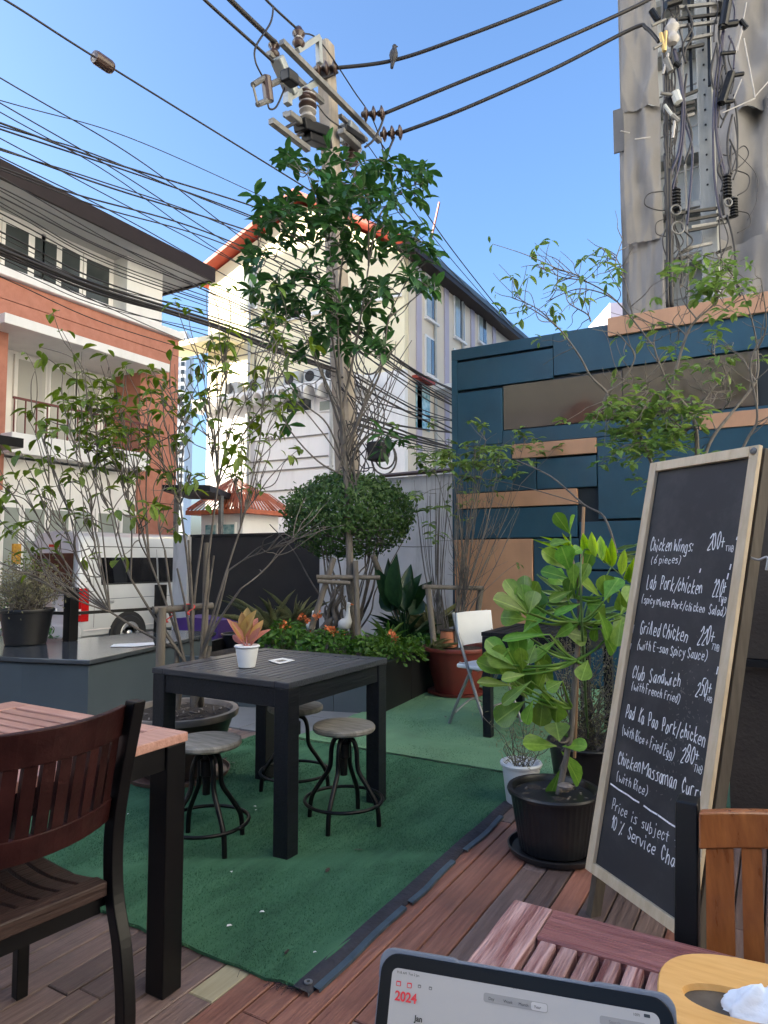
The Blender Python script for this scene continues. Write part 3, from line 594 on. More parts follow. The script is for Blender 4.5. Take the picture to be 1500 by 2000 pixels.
# ---- unseen blocks added to shade the yard, bounce light and fill the panel's reflection
for (nm, x0, x1, y0, y1, zt, m, lb) in (('shade_block', -44, -40, 2, 8.1, 23.2, 'shop', 'unseen mid height block added to shade the apartment front'), ('shade_block', -45, -40, -18, 1.8, 33, 'shop', 'unseen taller block added to shade the sheeted tower and poles'),
        ('shade_row_house', -27, -16, -26, 1.9, 10.6, 'housewhite', 'unseen white row house added to shade the yard'), ('bounce_block', 15, 27, -12, 40, 28, 'housewhite', 'unseen sunlit white block added east to bounce light into the yard')):
    t = thing(nm, lb, 'building', ((x0+x1)/2, (y0+y1)/2, SZ)); MB().box(x0, x1, y0, y1, SZ, zt).build('wall', M[m], t)
    for k in range(int(zt // 3.2)):
        if nm == 'bounce_block': MB().box(x0 - .06, x0 - .001, y0 + 1, y1 - 1, 1.2 + k*3.2, 2.2 + k*3.2).build('window_band', M['winlow'], t)
        else: MB().box(x1 + .001, x1 + .06, y0 + 1, y1 - 1, 1.2 + k*3.2, 2.8 + k*3.2).build('window_band', M['winglass'], t)
t = thing('gabled_house', 'cream house with an orange gable added behind the viewer for the panel reflection', 'house', (-7, -27, SZ)); MB().box(-22, 4, -34, -25.5, SZ, 10).build('wall', M['wing'], t)  # added so the glossy panel has a house to reflect
MB().add([(-22,-25.4,10),(4,-25.4,10),(-9,-25.4,15),(-22,-34,10),(4,-34,10),(-9,-34,15)], [(0,1,2),(5,4,3),(0,2,5,3),(1,4,5,2)]).build('gable', M['cream'], t)
MB().add([(-14,-25.3,6.6),(-4,-25.3,6.6),(-9.5,-25.3,10.4),(-14,-25.36,6.6),(-4,-25.36,6.6),(-9.5,-25.36,10.4)], [(0,1,2),(5,4,3),(0,2,5,3),(1,4,5,2)]).build('orange_gable', M['tileroof'], t)
for k in range(5): MB().box(-14 + k*3.2, -12.4 + k*3.2, -25.498, -25.42, 1.2, 3.2).build('window', M['winglass'], t)
rs_ = thing('restaurant', 'single storey dark timber restaurant added unseen beside the seats to shade them', 'building', (6, -1.5, SZ)); MB().box(3.2, 9, -7, 2.0, SZ, 2.9).build('wall', M['boardside'], rs_)  # unseen bulk added to keep low east light off the seats
MB().box(2.7, 9.2, -7.2, 2.1, 2.91, 3.02).build('roof', M['slatedark'], rs_)
for k in range(4): MB().box(3.14, 3.198, -6 + k*2.3, -4.4 + k*2.3, .2, 2.6).build('window', M['winglass'], rs_)
# ---- scaffold tower wrapped in grey sheets
tw = thing('sheeted_tower', 'tall building under construction wrapped in grey scaffold sheets', 'building', (2, 21, SZ))
Y0 = 20.0
MB().box(-3.7, 9, Y0 + .9, 30, SZ, 24).build('core', M['slabgrey'], tw)
def sheet(x0, x1, z0, z1, y, seed, amp=.22, nx=46, nz=90):
    mb = MB()
    for j in range(nz + 1):
        for i in range(nx + 1):
            u, v = i/nx, j/nz; x = x0 + (x1-x0)*u; z = z0 + (z1-z0)*v
            f = 1.1*mnoise.noise(Vector((x*2.6 + seed + .25*z*math.sin(seed), z*.07, seed))) + .55*(1-2.4*abs(mnoise.noise(Vector((x*1.1 + z*.33, z*.12, seed+3))))) + .5*(1-2.4*abs(mnoise.noise(Vector((x*1.0 - z*.42, z*.16, seed+7))))) + .18*mnoise.noise(Vector((x*6, z*.5, seed)))
            sag = -.22*abs(math.sin(z*PI/3.1 + seed)) 
            xx = x + (.04*mnoise.noise(Vector((seed, z*.5, 1))) if i in (0, nx) else 0)
            mb.v.append((xx, y - amp*f*1.4 + sag*.35, z))
    mb.f += [(j*(nx+1)+i, j*(nx+1)+i+1, (j+1)*(nx+1)+i+1, (j+1)*(nx+1)+i) for j in range(nz) for i in range(nx)]
    return mb.build('sheet', M['tarp'], tw, smooth=True)
xl = aty(1206, 300, Y0).x; x2 = aty(1292, 300, Y0).x; x3 = aty(1388, 300, Y0).x
rz_ = random.Random(5); z_ = 2.6
while z_ < 20:
    h_ = rz_.uniform(3.0, 4.4)
    sheet(xl + .25, x2 + rz_.uniform(-.03,.03), z_, z_ + h_ + .12, Y0 + rz_.uniform(-.05,.05), rz_.uniform(0,40), .24, 50, 34); sheet(x3 + rz_.uniform(-.03,.03), 5.5, z_ - .8, z_ + h_ - .5, Y0 + .1 + rz_.uniform(-.05,.05), rz_.uniform(0,40), .26, 90, 34); z_ += h_
sheet(xl, xl + .5, 6.0, 13.6, Y0 + .35, 9, .12, 12)
s4 = MB(); s4.box(xl - .12, xl + .45, Y0 + .1, Y0 + .16, 13.1, 14.4); s4.build('loose_flap', M['tarp'], tw)
MB().box(xl + .02, xl + .12, Y0 + .5, 29, SZ, 22).build('side_sheet', M['tarp'], tw)
for z in np.arange(3.3, 18, 1.55): MB().box(x2 - .2, x3 + .2, Y0 + .35, Y0 + .9, z, z + .18).build('floor_edge', M['concrete2'], tw)
for k in range(11):
    z = 3.6 + k * 1.2; MB().beam((x2 - .25, Y0 + .2, z), (x3 + .3, Y0 + .2, z + .15), .035, .035).build('scaffold_tube', M['steel'], tw)
for x in (x2 + .05, x2 + .55): MB().tube([(x, Y0 + .2, 3), (x + .05, Y0 + .2, 18)], .035, 6).build('scaffold_tube', M['steel'], tw)
# ================================================================ UTILITY POLES
PX = -7.25
def pole_line(py):                                              # centre of the leaning pole at image row py
    return atd(635 + (py - 88) * (668 - 635) / (720 - 88.), py, 13.0)
pt, pm_ = pole_line(88), pole_line(720); dv = (pm_ - pt); base = pt + dv * ((SZ - pt.z) / dv.z)
up = thing('utility_pole', 'leaning concrete utility pole with crossarms and insulators behind the tree', 'utility pole', tuple(base))
def sqpole(a, b, w0, w1, c=.25):
    mb = MB(); n = 8
    for p, w in ((a, w0), (b, w1)):
        k = w/2; q = k*(1-c); mb.v += [(p.x+s, p.y+t, p.z) for s, t in ((-q,-k),(q,-k),(k,-q),(k,q),(q,k),(-q,k),(-k,q),(-k,-q))]
    mb.f += [(i, (i+1)%n, n+(i+1)%n, n+i) for i in range(n)] + [tuple(reversed(range(n))), tuple(range(n, 2*n))]; return mb
sqpole(base, pt, .40, .29).build('pole', M['concrete'], up)
def X_(px, py, dx=0): return atx(px, py, PX + dx)
def steel_arm(a, b, w=.09, nm='crossarm', m='steel'): return MB().beam(a, b, w, w*.9).build(nm, M[m], up)
steel_arm(X_(550,82,.25), X_(742,276,.25), .10); steel_arm(X_(524,104,.05), X_(630,200,.05), .09)
steel_arm(X_(529,236,.3), X_(602,292,.3), .10); steel_arm(X_(556,222,.0), X_(640,286,.0), .09); steel_arm(X_(664,226,-.1), X_(716,274,-.1), .08)
M['galv'] = mat('pale_galvanised_bracket', (.27,.29,.29), .45, var=.12, metal=.4)
steel_arm(X_(580,100,.1), X_(622,73,.1), .10, 'bracket', 'galv'); steel_arm(X_(622,73,.1), X_(624,124,.1), .10, 'bracket', 'galv')
steel_arm(X_(560,193,.15), X_(622,160,.15), .11, 'bracket', 'galv'); steel_arm(X_(562,184,.15), X_(562,204,.15), .12, 'bracket', 'galv')
def ribbed(c, r, h, n, m, nm, par=up, ax=(0,0,1)):
    prof = [(r*.35, 0)]; 
    for i in range(n): z = h*i/n; prof += [(r*.62, z), (r, z + h*.3/n), (r, z + h*.45/n), (r*.62, z + h*.8/n)]
    prof += [(r*.5, h), (r*.3, h*1.06)]
    mb = MB().lathe(prof, 16); q = Vector((0,0,1)).rotation_difference(Vector(ax)).to_matrix()
    mb.v = [tuple(q @ Vector(v) + Vector(c)) for v in mb.v]; return mb.build(nm, M[m], par, smooth=True, auto=40)
ribbed(X_(583,92,.1), .115, .36, 2, 'porcelain', 'pin_insulator'); ribbed(X_(583,82,.1), .09, .12, 1, 'porcelainw', 'pin_insulator')
ribbed(X_(535,112,.05), .10, .3, 2, 'porcelain', 'pin_insulator')
ribbed(X_(601,238,.2), .155, .55, 4, 'porcelainw', 'bushing'); ribbed(X_(601,212,.2), .165, .28, 2, 'porcelain', 'bushing'); ribbed(X_(597,196,.2), .11, .22, 2, 'porcelain', 'bushing')
ribbed(X_(686,322,-.05), .15, .5, 4, 'porcelain', 'bushing'); ribbed(X_(695,300,-.05), .13, .5, 2, 'porcelainw', 'bushing')
def discs(a, b, n=3, r=.14):
    d = (b - a); ax = d.normalized(); q = Vector((0,0,1)).rotation_difference(ax).to_matrix()
    for i in range(n):
        c = a + d * ((i + .5) / n); mb = MB().lathe([(.02,-.08),(.05,-.07),(.06,-.03),(r,0),(r,.02),(r*.6,.05),(.04,.06),(.02,.09)], 16); mb.v = [tuple(q @ Vector(v) + c) for v in mb.v]; mb.build('disc_insulator', M['porcelain'], up, smooth=True)
discs(atd(705,224,12.9), atd(752,221,12.9)); discs(atd(742,263,13.2), atd(788,258,13.1)); discs(atd(612,136,12.8), atd(660,132,12.8))
q = (X_(572,190,.1) - X_(540,108,.1)); cbx = (X_(572,190,.1) + X_(540,108,.1)) / 2
MB().beam(X_(540,112,.15), X_(572,186,.15), .22, .18).build('grey_switch_box', M['galv'], up, bevel=.03)
MB().beam(X_(556,145,.35), X_(576,160,.35), .2, .2).build('clamp', M['black'], up, bevel=.03)
MB().tube([X_(519,150,.2), X_(525,198,.2)], .085, 10).build('fuse_cutout', M['porcelain'], up); MB().tube([X_(519,150,.2), X_(494,166,.2)], .045, 8).build('fuse_arm', M['steel'], up)
MB().tube([X_(494,166,.2), X_(503,204,.2)], .022, 6).build('fuse_tube', M['steel'], up); MB().tube([X_(503,204,.2), X_(525,196,.2)], .045, 8).build('fuse_arm', M['steel'], up)
MB().tube([X_(527,166,.2), X_(545,158,.2)], .05, 8).build('fuse_arm', M['steel'], up)
for (a, b, w) in (((585,244),(634,262),.28), ((598,268),(640,285),.22), ((668,250),(706,276),.2), ((665,255),(700,288),.16), ((562,222),(586,240),.15)):
    MB().beam(X_(*a,.15), X_(*b,.15), w, w*.7).build('clamp', M['black' if w > .18 else 'steel'], up, bevel=.02)
MB().obox(X_(682,264,-.15), (.3,.34,.42)).build('surge_box', M['galv'], up, bevel=.03)
def cab(pts, r=.016, nm='jumper_cable', par=up, m='cable'): return MB().tube(bez(pts, 7), r, 6).build(nm, M[m], par, smooth=True)
cab([X_(534,12,.2), X_(528,45,.2), X_(500,90,.2), X_(499,120,.2), X_(512,148,.2)]); cab([X_(522,192,.2), X_(526,212,.2), X_(540,208,.2), X_(556,172,.2)])
cab([atd(660,140,12.8), atd(640,150,12.8), atd(610,160,12.8), atd(600,176,12.8), atd(597,196,12.8)], .03)
cab([X_(577,240,.2), X_(557,252,.2), X_(566,268,.2), X_(592,262,.2)], .03); cab([X_(612,240,.2), X_(640,255,.2), X_(646,285,.2)], .03)
cab([atd(752,222,12.9), atd(742,250,12.9), atd(728,275,12.9), atd(712,288,12.9)], .022); cab([atd(770,268,13.1), atd(757,300,13), atd(750,330,13)], .022)
cab([X_(575,70,.1), X_(620,76,.1), X_(690,176,.1), X_(735,250,.1), X_(770,380,.0)], .014)
cab([X_(652,300,.15), X_(640,345,.15), X_(660,360,.1)], .02); cab([X_(620,205,.2), X_(640,230,.2), X_(668,250,.1)], .014)
# cable clutter further down the same pole
for k in range(14):
    r_ = random.Random(40 + k); x0 = r_.uniform(655, 700); y0 = r_.uniform(680, 840)
    pts = [atd(x0, y0, 12.7 + r_.uniform(-.1,.2)), atd(x0 + r_.uniform(15,60), y0 + r_.uniform(40,90), 12.6), atd(x0 + r_.uniform(0,80), y0 + r_.uniform(90,170), 12.6)]
    if k % 3 == 0: pts.append(atd(x0 + r_.uniform(-10,20), y0 + r_.uniform(120,210), 12.7))
    cab(pts, .012)
for (px, py, s) in ((752,890,.24), (750,895,.3), (745,880,.2), (720,700,.3)):
    c = atd(px, py, 12.5); MB().tube([c + Vector((s*math.cos(a)*.6, s*math.cos(a)*.5, s*math.sin(a))) for a in np.linspace(0, 2*PI, 22)], .018, 5).build('cable_coil', M['cable'], up)
MB().obox(atd(738,882,12.5), (.3,.3,.35)).build('splice_box', M['slatedark'], up, bevel=.03)

# ================================================================ OVERHEAD WIRES
def wire(pts, r, label, group='overhead wires', nm='overhead_wire', m='cable', n=6):
    P = bez(pts, 10); c = P[0]; o = MB().tube(P, r, n).build(nm, M[m], None, smooth=True, loc=tuple(c)); return tag(o, label, 'wire', group)
BUN = 'black cable in the sagging bundle between the leaning pole and the left edge'
def lw(pts, r, lb=BUN, grp='cable bundle left of the pole', off=0):
    W_ = [X_(px, py, .0 + off) for px, py in pts]
    r *= .66; a, b = W_[0], W_[1]; W_.insert(0, a + (a - b).normalized() * 3.0); return wire(W_, r, lb, grp)
wire([X_(-250,-150), X_(10,0), X_(200,121), X_(580,356), X_(665,410)], .013, 'single wire carrying a small dark weight, crossing the open sky', None)
bx = tag(MB().lathe([(.03,-.14),(.075,-.13),(.085,-.1),(.085,.1),(.075,.13),(.03,.14)], 14).build('cable_weight', M['porcelain']), 'small dark cylinder clamped on the single sky wire', 'cable weight')
a = X_(190,114); b = X_(212,129); bx.location = (a + b) / 2; bx.rotation_euler = (b - a).to_track_quat('Z', 'Y').to_euler()
for i, (pts, r) in enumerate([([(0,152),(270,312),(480,470),(655,590)],.012), ([(0,196),(250,268),(500,378),(655,450)],.009), ([(0,201),(230,335),(450,478),(655,600)],.011), ([(0,219),(215,340),(430,492),(655,620)],.010),
        ([(0,240),(200,312),(500,405),(655,470)],.018), ([(0,252),(300,352),(510,430),(655,500)],.016), ([(0,246),(180,300),(380,382),(655,490)],.013), ([(0,270),(240,398),(460,512),(655,610)],.010),
        ([(0,290),(220,368),(500,456),(655,520)],.017), ([(0,293),(190,352),(420,432),(655,540)],.012), ([(0,306),(250,430),(480,560),(655,650)],.011), ([(0,326),(150,380),(400,452),(655,560)],.016), ([(0,331),(200,406),(420,470),(655,570)],.013),
        ([(0,344),(250,490),(480,606),(655,680)],.010)]):
    lw(pts, r, off=.06*((i*7) % 5 - 2))
LOWB = 'black cable in the low dense bundle crossing in front of the brick house'
g = 'low cable bundle in front of the house'
for i, (y0, y1, y2, r) in enumerate([(366,470,560,.012),(372,478,570,.010),(384,490,575,.014),(395,503,585,.011),(402,508,592,.009),(416,520,596,.012),(428,528,604,.009),(452,548,620,.016),(462,556,612,.008),(476,566,640,.02),(481,560,628,.028),(486,566,634,.03),(492,570,640,.03),(497,574,636,.024),(503,590,660,.012),(488,600,690,.009),(515,598,650,.008),(540,630,700,.009)]):
    r_ = random.Random(i); lw([(0, y0), (200 + r_.uniform(-12,12), y1), (420, y2), (540, y2 + 45 + r_.uniform(-8,8)), (660, y2 + 88)], r, LOWB, g, .1*((i*5) % 7 - 3))
FARB = 'black cable running from the leaning pole away behind the blue wall'
for i in range(22):
    r_ = random.Random(100 + i); y0 = r_.uniform(600, 835); sag = r_.uniform(0, 18)
    ys = 770 + (y0 - 600) * .46 + r_.uniform(-25, 25)
    A = atx(668, y0, PX + r_.uniform(-.1,.2)); B = atx(905, ys, PX + r_.uniform(-.3,.3)); mid = (A + B)/2 - Vector((0,0,sag*.012))
    B2 = B + (B - A) * .4
    wire([A, mid, B, B2], r_.choice((.010,.012,.014,.018,.022)), FARB, 'cables running away behind the blue wall')
for (pts, r) in (([(742,276),(870,470),(1003,640)],.014), ([(716,280),(860,480),(1000,642)],.010), ([(690,300),(800,440),(985,640)],.011)):
    wire([atx(px, py, PX + .25) for px, py in pts], r, 'thin wire running from the crossarm down along the wing roof', 'wires along the wing roof')
# three thick high voltage lines top left
for (pts, r, lb) in (([(330,-75),(400,0),(545,132),(600,200)],.026,'thin high line meeting the crossarm at its left end'), ([(380,-75),(450,0),(540,86)],.045,'thickest high line entering the frame top beside the pole'), ([(470,-60),(520,0),(582,58)],.022,'high line reaching the topmost pin insulator')):
    wire([X_(px, py, .1) for px, py in pts], r, lb, 'high lines above the crossarm')
for (pts, r, lb) in (([(655,133,12.8),(768,118,12.8),(900,74,12.6),(1085,2,12.4),(1250,-70,12.3)],.035,'upper thick line to the right with a pigeon on it'),
                     ([(750,222,12.9),(880,168,12.8),(1050,98,12.6),(1230,18,12.5),(1330,-35,12.4)],.035,'middle of three thick lines going right from the pole'),
                     ([(786,258,13.1),(900,215,12.9),(1080,135,12.7),(1235,56,12.5),(1262,55,12.4),(1287,82,12.3)],.035,'lowest thick line to the right ending on the grey pole')):
    wire([atd(*p) for p in pts], r, lb, 'thick lines between the two poles')
# pigeon
bp = atd(768, 118, 12.75); bd = thing('pigeon', 'dark pigeon perched on the upper thick line', 'bird', tuple(bp)); mb = MB()
prof = [(0, -.12, .005), (0, -.10, .03), (.0,-.05,.06), (.0,.03,.085), (0,.10,.08), (0,.16,.055), (0,.20,.042), (0,.235,.048), (0,.26,.035), (0,.275,.01)]
T_ = [bp + Vector((.03*math.sin(z*5) , .02*z, z + .05)) + fw * (-.12*(.15 - z)) for _, z, r in prof]
mb.tube(T_, [r for _, z, r in prof], 12); mb.tube([bp + Vector((0,0,.0)), bp + Vector((-.01,-.02,-.09)), bp + Vector((-.015,-.03,-.17))], [.05,.04,.03], 8)
hd = T_[-3]; mb.tube([hd, hd + rt*.045, hd + rt*.07 + Vector((0,0,-.005))], [.03,.016,.004], 8); mb.build('body', M['bird'], bd, smooth=True)
for s in (-1, 1): MB().tube([bp + rt*.02*s + Vector((0,0,.06)), bp + rt*.02*s], .008, 5).build('leg', M['redstr'], bd)

# ================================================================ right pole
def rp_(px, py, d=12.3): return atd(px, py, d)
rb = rp_(1400, 900, 12.5); rp = thing('utility_pole', 'grey concrete pole with drilled holes in front of the sheeted tower', 'utility pole', (rb.x, rb.y, SZ))
a = rp_(1369, -60, 12.5); b = rp_(1388, 500, 12.5); d_ = b - a; b = a + d_ * ((SZ - a.z)/d_.z)
sqpole(b, a, .33, .25, .12).build('pole', M['concrete2'], rp)
for k in range(13):
    py = 20 + k * 29.0; c = a + d_ * ((rp_(1370, py, 12.5).z - a.z)/d_.z); w = .29/2
    o = MB().lathe([(.02,0),(.02,.012),(.001,.012)], 10).build('bolt_hole', M['black']); o.parent = rp; o.data.transform(Matrix.Rotation(R(90), 4, 'X')); o.location = (c.x - rb.x, c.y - w - rb.y, c.z - SZ)
for (pa, pb, w) in (((1344,-40),(1351,178),.05), ((1382,-40),(1386,168),.05)): MB().beam(rp_(*pa,12.2), rp_(*pb,12.2), w, w).build('riser_channel', M['black'], rp)
for py, xa, xb in ((12,1300,1400),(32,1320,1412),(48,1310,1400),(72,1340,1392),(92,1325,1375),(182,1335,1362),(205,1300,1356),(217,1320,1356),(228,1318,1356),(412,1318,1400),(425,1340,1402),(438,1350,1420),(445,1345,1400),(480,1340,1390),(490,1326,1352),(505,1300,1352),(428,1400,1432),(488,1400,1428)):
    MB().beam(rp_(xa, py + 6, 12.15), rp_(xb, py - 5, 12.15), .05, .05).build('bracket_arm', M['black' if (py % 3) else 'steel'], rp)
def rcab(pts, r, m='cable'): return cab([rp_(x, y, 12.1) for x, y in pts], r, 'cable', rp, m)
M['cablep'] = mat('violet_black_cable', (.022,.02,.045), .45, var=.3)
for pts, r in (([(1316,96),(1327,150),(1333,205),(1327,290),(1308,352),(1308,430)],.026), ([(1318,96),(1331,160),(1337,220),(1329,310),(1312,380),(1312,470)],.024), ([(1338,240),(1352,290),(1350,350),(1346,395),(1342,440)],.022),
               ([(1412,60),(1397,160),(1393,240),(1394,320),(1398,370),(1408,425)],.022), ([(1414,60),(1402,170),(1398,250),(1408,320),(1416,345)],.022), ([(1406,205),(1400,240),(1403,280),(1412,320),(1416,345)],.02), ([(1423,70),(1434,95),(1433,135)],.018), ([(1430,0),(1435,20),(1434,40)],.018)):
    rcab(pts, r, 'cablep')
for pts, r in (([(1296,0),(1299,200),(1300,430)],.02), ([(1302,110),(1304,300),(1304,560)],.024), ([(1308,330),(1309,450),(1312,600)],.04), ([(1299,300),(1303,400),(1304,600)],.03), ([(1306,150),(1300,240),(1303,330)],.014), ([(1313,120),(1310,240),(1308,340)],.016),
               ([(1424,340),(1450,320),(1462,300),(1452,285),(1428,303),(1412,302)],.011), ([(1436,332),(1462,343),(1460,368),(1440,382)],.011), ([(1312,373),(1268,378),(1260,400),(1290,411),(1318,406)],.011), ([(1440,412),(1462,418),(1464,440),(1440,455)],.010), ([(1297,428),(1282,436),(1282,456),(1300,462)],.009),
               ([(1315,460),(1314,500),(1316,560)],.014), ([(1420,420),(1434,480),(1440,560),(1460,600)],.018), ([(1322,470),(1332,520),(1330,560)],.012), ([(1440,300),(1476,340),(1478,390),(1460,430)],.006), ([(1342,500),(1360,520),(1352,545)],.012)):
    rcab(pts, r)
for k in range(46):
    r_ = random.Random(300 + k); x0 = r_.choice((1300,1306,1312,1318,1342,1395,1404,1415,1430)) + r_.uniform(-6,6); y0 = r_.uniform(-20,420); L_r = r_.uniform(60,180)
    rcab([(x0, y0), (x0 + r_.uniform(-14,14), y0 + L_r*.35), (x0 + r_.uniform(-10,18), y0 + L_r*.7), (x0 + r_.uniform(-8,8), y0 + L_r)], r_.choice((.012,.016,.022)))
ribbed(rp_(1321,412,12.1), .085, .42, 7, 'black', 'surge_arrester', rp); ribbed(rp_(1420,386,12.1), .085, .42, 7, 'black', 'surge_arrester', rp); ribbed(rp_(1434,424,12.1), .075, .36, 7, 'black', 'surge_arrester', rp)
MB().tube([rp_(1421,0,12), rp_(1412,52,12)], .085, 10).build('fuse_cutout', M['black'], rp); MB().tube([rp_(1428,143,12), rp_(1409,202,12)], .075, 10).build('fuse_cutout', M['black'], rp)
for (p, q, r) in (((1406,50),(1440,45),.06), ((1428,148),(1452,144),.04), ((1408,200),(1432,197),.04), ((1408,105),(1436,102),.035), ((1446,40),(1458,55),.05)): MB().tube([rp_(*p,12), rp_(*q,12)], r, 8).build('fuse_clamp', M['black'], rp)
for (p, q) in (((1458,5),(1440,100)), ((1450,60),(1436,105)), ((1448,155),(1432,195)), ((1453,75),(1475,190)), ((1475,192),(1412,220)), ((1475,188),(1500,160)), ((1270,268),(1240,272)), ((1230,260),(1212,256))): MB().tube([rp_(*p,12), rp_(*q,12)], .012, 6).build('guy_rod', M['porcelainw'], rp)
M['brass'] = mat('brass_clamp', (.5,.35,.14), .4, metal=.6)
ribbed(rp_(1313,86,12.05), .13, .45, 2, 'porcelainw', 'line_post', rp); MB().tube([rp_(1290,65,12), rp_(1297,100,12)], .035, 8).build('brass_clamp', M['brass'], rp); MB().tube([rp_(1300,62,12), rp_(1298,100,12)], .035, 8).build('brass_clamp', M['brass'], rp)
for (p, q, r, m) in (((1273,50),(1300,38),.03,'steel'),((1277,95),(1300,82),.03,'steel'),((1272,20),(1285,40),.06,'black'),((1300,10),(1330,0),.07,'black'),((1290,182),(1318,186),.03,'steel'),((1298,205),(1316,230),.03,'slabgrey'),((1312,225),(1325,238),.05,'steel'),((1300,115),(1310,140),.06,'steel'),((1318,122),(1328,130),.05,'black'),((1318,235),(1314,270),.025,'porcelainw'),((1295,145),(1305,105),.022,'porcelainw'),((1318,180),(1325,200),.08,'slabgrey')):
    MB().tube([rp_(*p,12), rp_(*q,12)], r, 8).build('fitting', M[m], rp)
for c, s in (((1324,445),.11), ((1320,410),.09), ((1422,395),.07)): 
    c = rp_(*c,12); MB().tube([c + rt*s*math.cos(a) + Vector((0,0,s*math.sin(a))) for a in np.linspace(0, 2*PI, 18)], .016, 6).build('coil_ring', M['steel'], rp)

# ================================================================ VAN
vn = thing('van', 'silver high roof passenger van parked in the street', 'van', (-11.45, 7.75, SZ))
half = [(.0,.30),(.70,.30),(.80,.36),(.845,.52),(.855,.80),(.85,1.10),(.825,1.25),(.775,1.72),(.735,1.98),(.66,2.12),(.5,2.19),(.0,2.235)]
def sidex(z):
    for (xa, za), (xb, zb) in zip(half[3:], half[4:]):
        if za <= z <= zb: return xa + (xb - xa) * (z - za) / (zb - za)
    return .85
ring = half[1:] + [(-x, z) for x, z in reversed(half[1:-1])]
mb = MB(); n = len(ring)
for (y, sx, zs_) in ((.0,.90,1),(.05,.965,1),(.16,1,1),(1.2,1,1),(3.4,1,1),(4.2,.98,.985),(4.55,.95,.97),(4.75,.9,.55),(4.9,.82,.5)):
    for x, z in ring:
        zz = .3 + (z - .3) * zs_ ; ty = y + (.10 * max(0, z - 1.0) if y < .2 else 0) + (-.45*max(0, z-1.05) if y > 4.1 else 0)
        mb.v.append((x*sx + vn.location.x, ty + vn.location.y, zz + SZ))
k = 9
for i in range(k - 1): mb.f += [(i*n + j, i*n + (j+1)%n, (i+1)*n + (j+1)%n, (i+1)*n + j) for j in range(n)]
mb.f += [tuple(reversed(range(n))), tuple((k-1)*n + j for j in range(n))]
mb.v = [v for v in mb.v]; bo = mb.build('body', M['vanpaint'], vn, smooth=True, auto=35)
def V_(x, y, z): return (vn.location.x + x, vn.location.y + y, SZ + z)
def sidepanel(y0, y1, z0, z1, m, nm, off=.006, par=vn, s=1, nz=4):
    mb = MB()
    for i in range(nz + 1):
        z = z0 + (z1 - z0)*i/nz; x = (sidex(z) + off)*s; mb.v += [V_(x, y0, z), V_(x, y1, z)]
    mb.f += [(2*i, 2*i+1, 2*i+3, 2*i+2) for i in range(nz)]; return mb.build(nm, M[m], par)
for s in (1, -1):
    sidepanel(.46, 1.75, 1.27, 1.74, 'vanglass', 'side_window', s=s); sidepanel(1.79, 3.0, 1.27, 1.74, 'vanglass', 'side_window', s=s); sidepanel(3.04, 3.9, 1.27, 1.74, 'vanglass', 'side_window', s=s)
    sidepanel(.10, 4.5, .455, .475, 'lampwhite', 'side_moulding', .008, s=s); sidepanel(.18, 4.4, .985, .995, 'slate', 'body_crease', .003, s=s)
    tl = sidepanel(.035, .19, .62, 1.2, 'lampred', 'tail_light', .012, s=s); MB().box(*sorted((V_(.70*s,0,0)[0], V_(.84*s,0,0)[0])), V_(0,-.03,0)[1], V_(0,.06,0)[1], SZ+.62, SZ+1.2).build('lens', M['lampred'], tl, bevel=.015)
    MB().box(*sorted((V_(.70*s,0,0)[0], V_(.862*s,0,0)[0])), V_(0,-.036,0)[1], V_(0,.17,0)[1], SZ+.74, SZ+.84).build('reverse_lens', M['lampwhite'], tl, bevel=.01)
mb = MB()
for (x, z) in ((-.66,1.12),(.66,1.12),(.58,1.82),(-.58,1.82)): mb.v.append(V_(x, .10*(z-1) - .012 + .02, z) if 0 else V_(x, .10*max(0,z-1.0) - .02, z))
mb.f.append((0,1,2,3)); mb.build('rear_window', M['vanglass'], vn)
MB().box(V_(-.12,0,0)[0], V_(.12,0,0)[0], V_(0,.05,0)[1], V_(0,.09,0)[1], SZ+1.93, SZ+1.98).build('high_stop_light', M['lampred'], vn)
MB().box(V_(-.82,0,0)[0], V_(.82,0,0)[0], V_(0,-.10,0)[1], V_(0,.1,0)[1], SZ+.32, SZ+.56).build('rear_bumper', M['vanpaint'], vn, bevel=.04)
MB().box(V_(-.26,0,0)[0], V_(.26,0,0)[0], V_(0,-.025,0)[1], V_(0,.0,0)[1], SZ+.72, SZ+.84).build('number_plate', M['paper'], vn)
def wheel(x, y, s):
    cx, cy, cz = V_(x, y, .335)
    def ax(mb): mb.v = [(cx + s*v[2], cy + v[0], cz + v[1]) for v in mb.v]; return mb
    a = ax(MB().lathe([(.41,-.02),(.41,.006),(.0001,.006)], 32)); a.build('wheel_arch', M['rubber'], vn)
    w = ax(MB().lathe([(.19,-.12),(.31,-.12),(.335,-.09),(.335,.02),(.315,.05),(.22,.055),(.21,.03)], 36)).build('wheel', M['rubber'], vn, smooth=True, auto=40)
    ax(MB().lathe([(.0001,.045),(.05,.05),(.06,.03),(.1,.025),(.17,.035),(.215,.05),(.225,.03)], 32)).build('rim', M['alloy'], w, smooth=True)
    for k in range(5):
        an = 2*PI*k/5; c = MB().obox((0,0,0), (.05,.06,.012)); c.v = [(v[0]*math.cos(an)-(v[1]+.135)*math.sin(an), v[0]*math.sin(an)+(v[1]+.135)*math.cos(an), v[2]+.034) for v in c.v]; ax(c).build('rim_slot', M['rubber'], w)
for y in (1.05, 3.62):
    for s in (1, -1): wheel(.862*s, y, s)
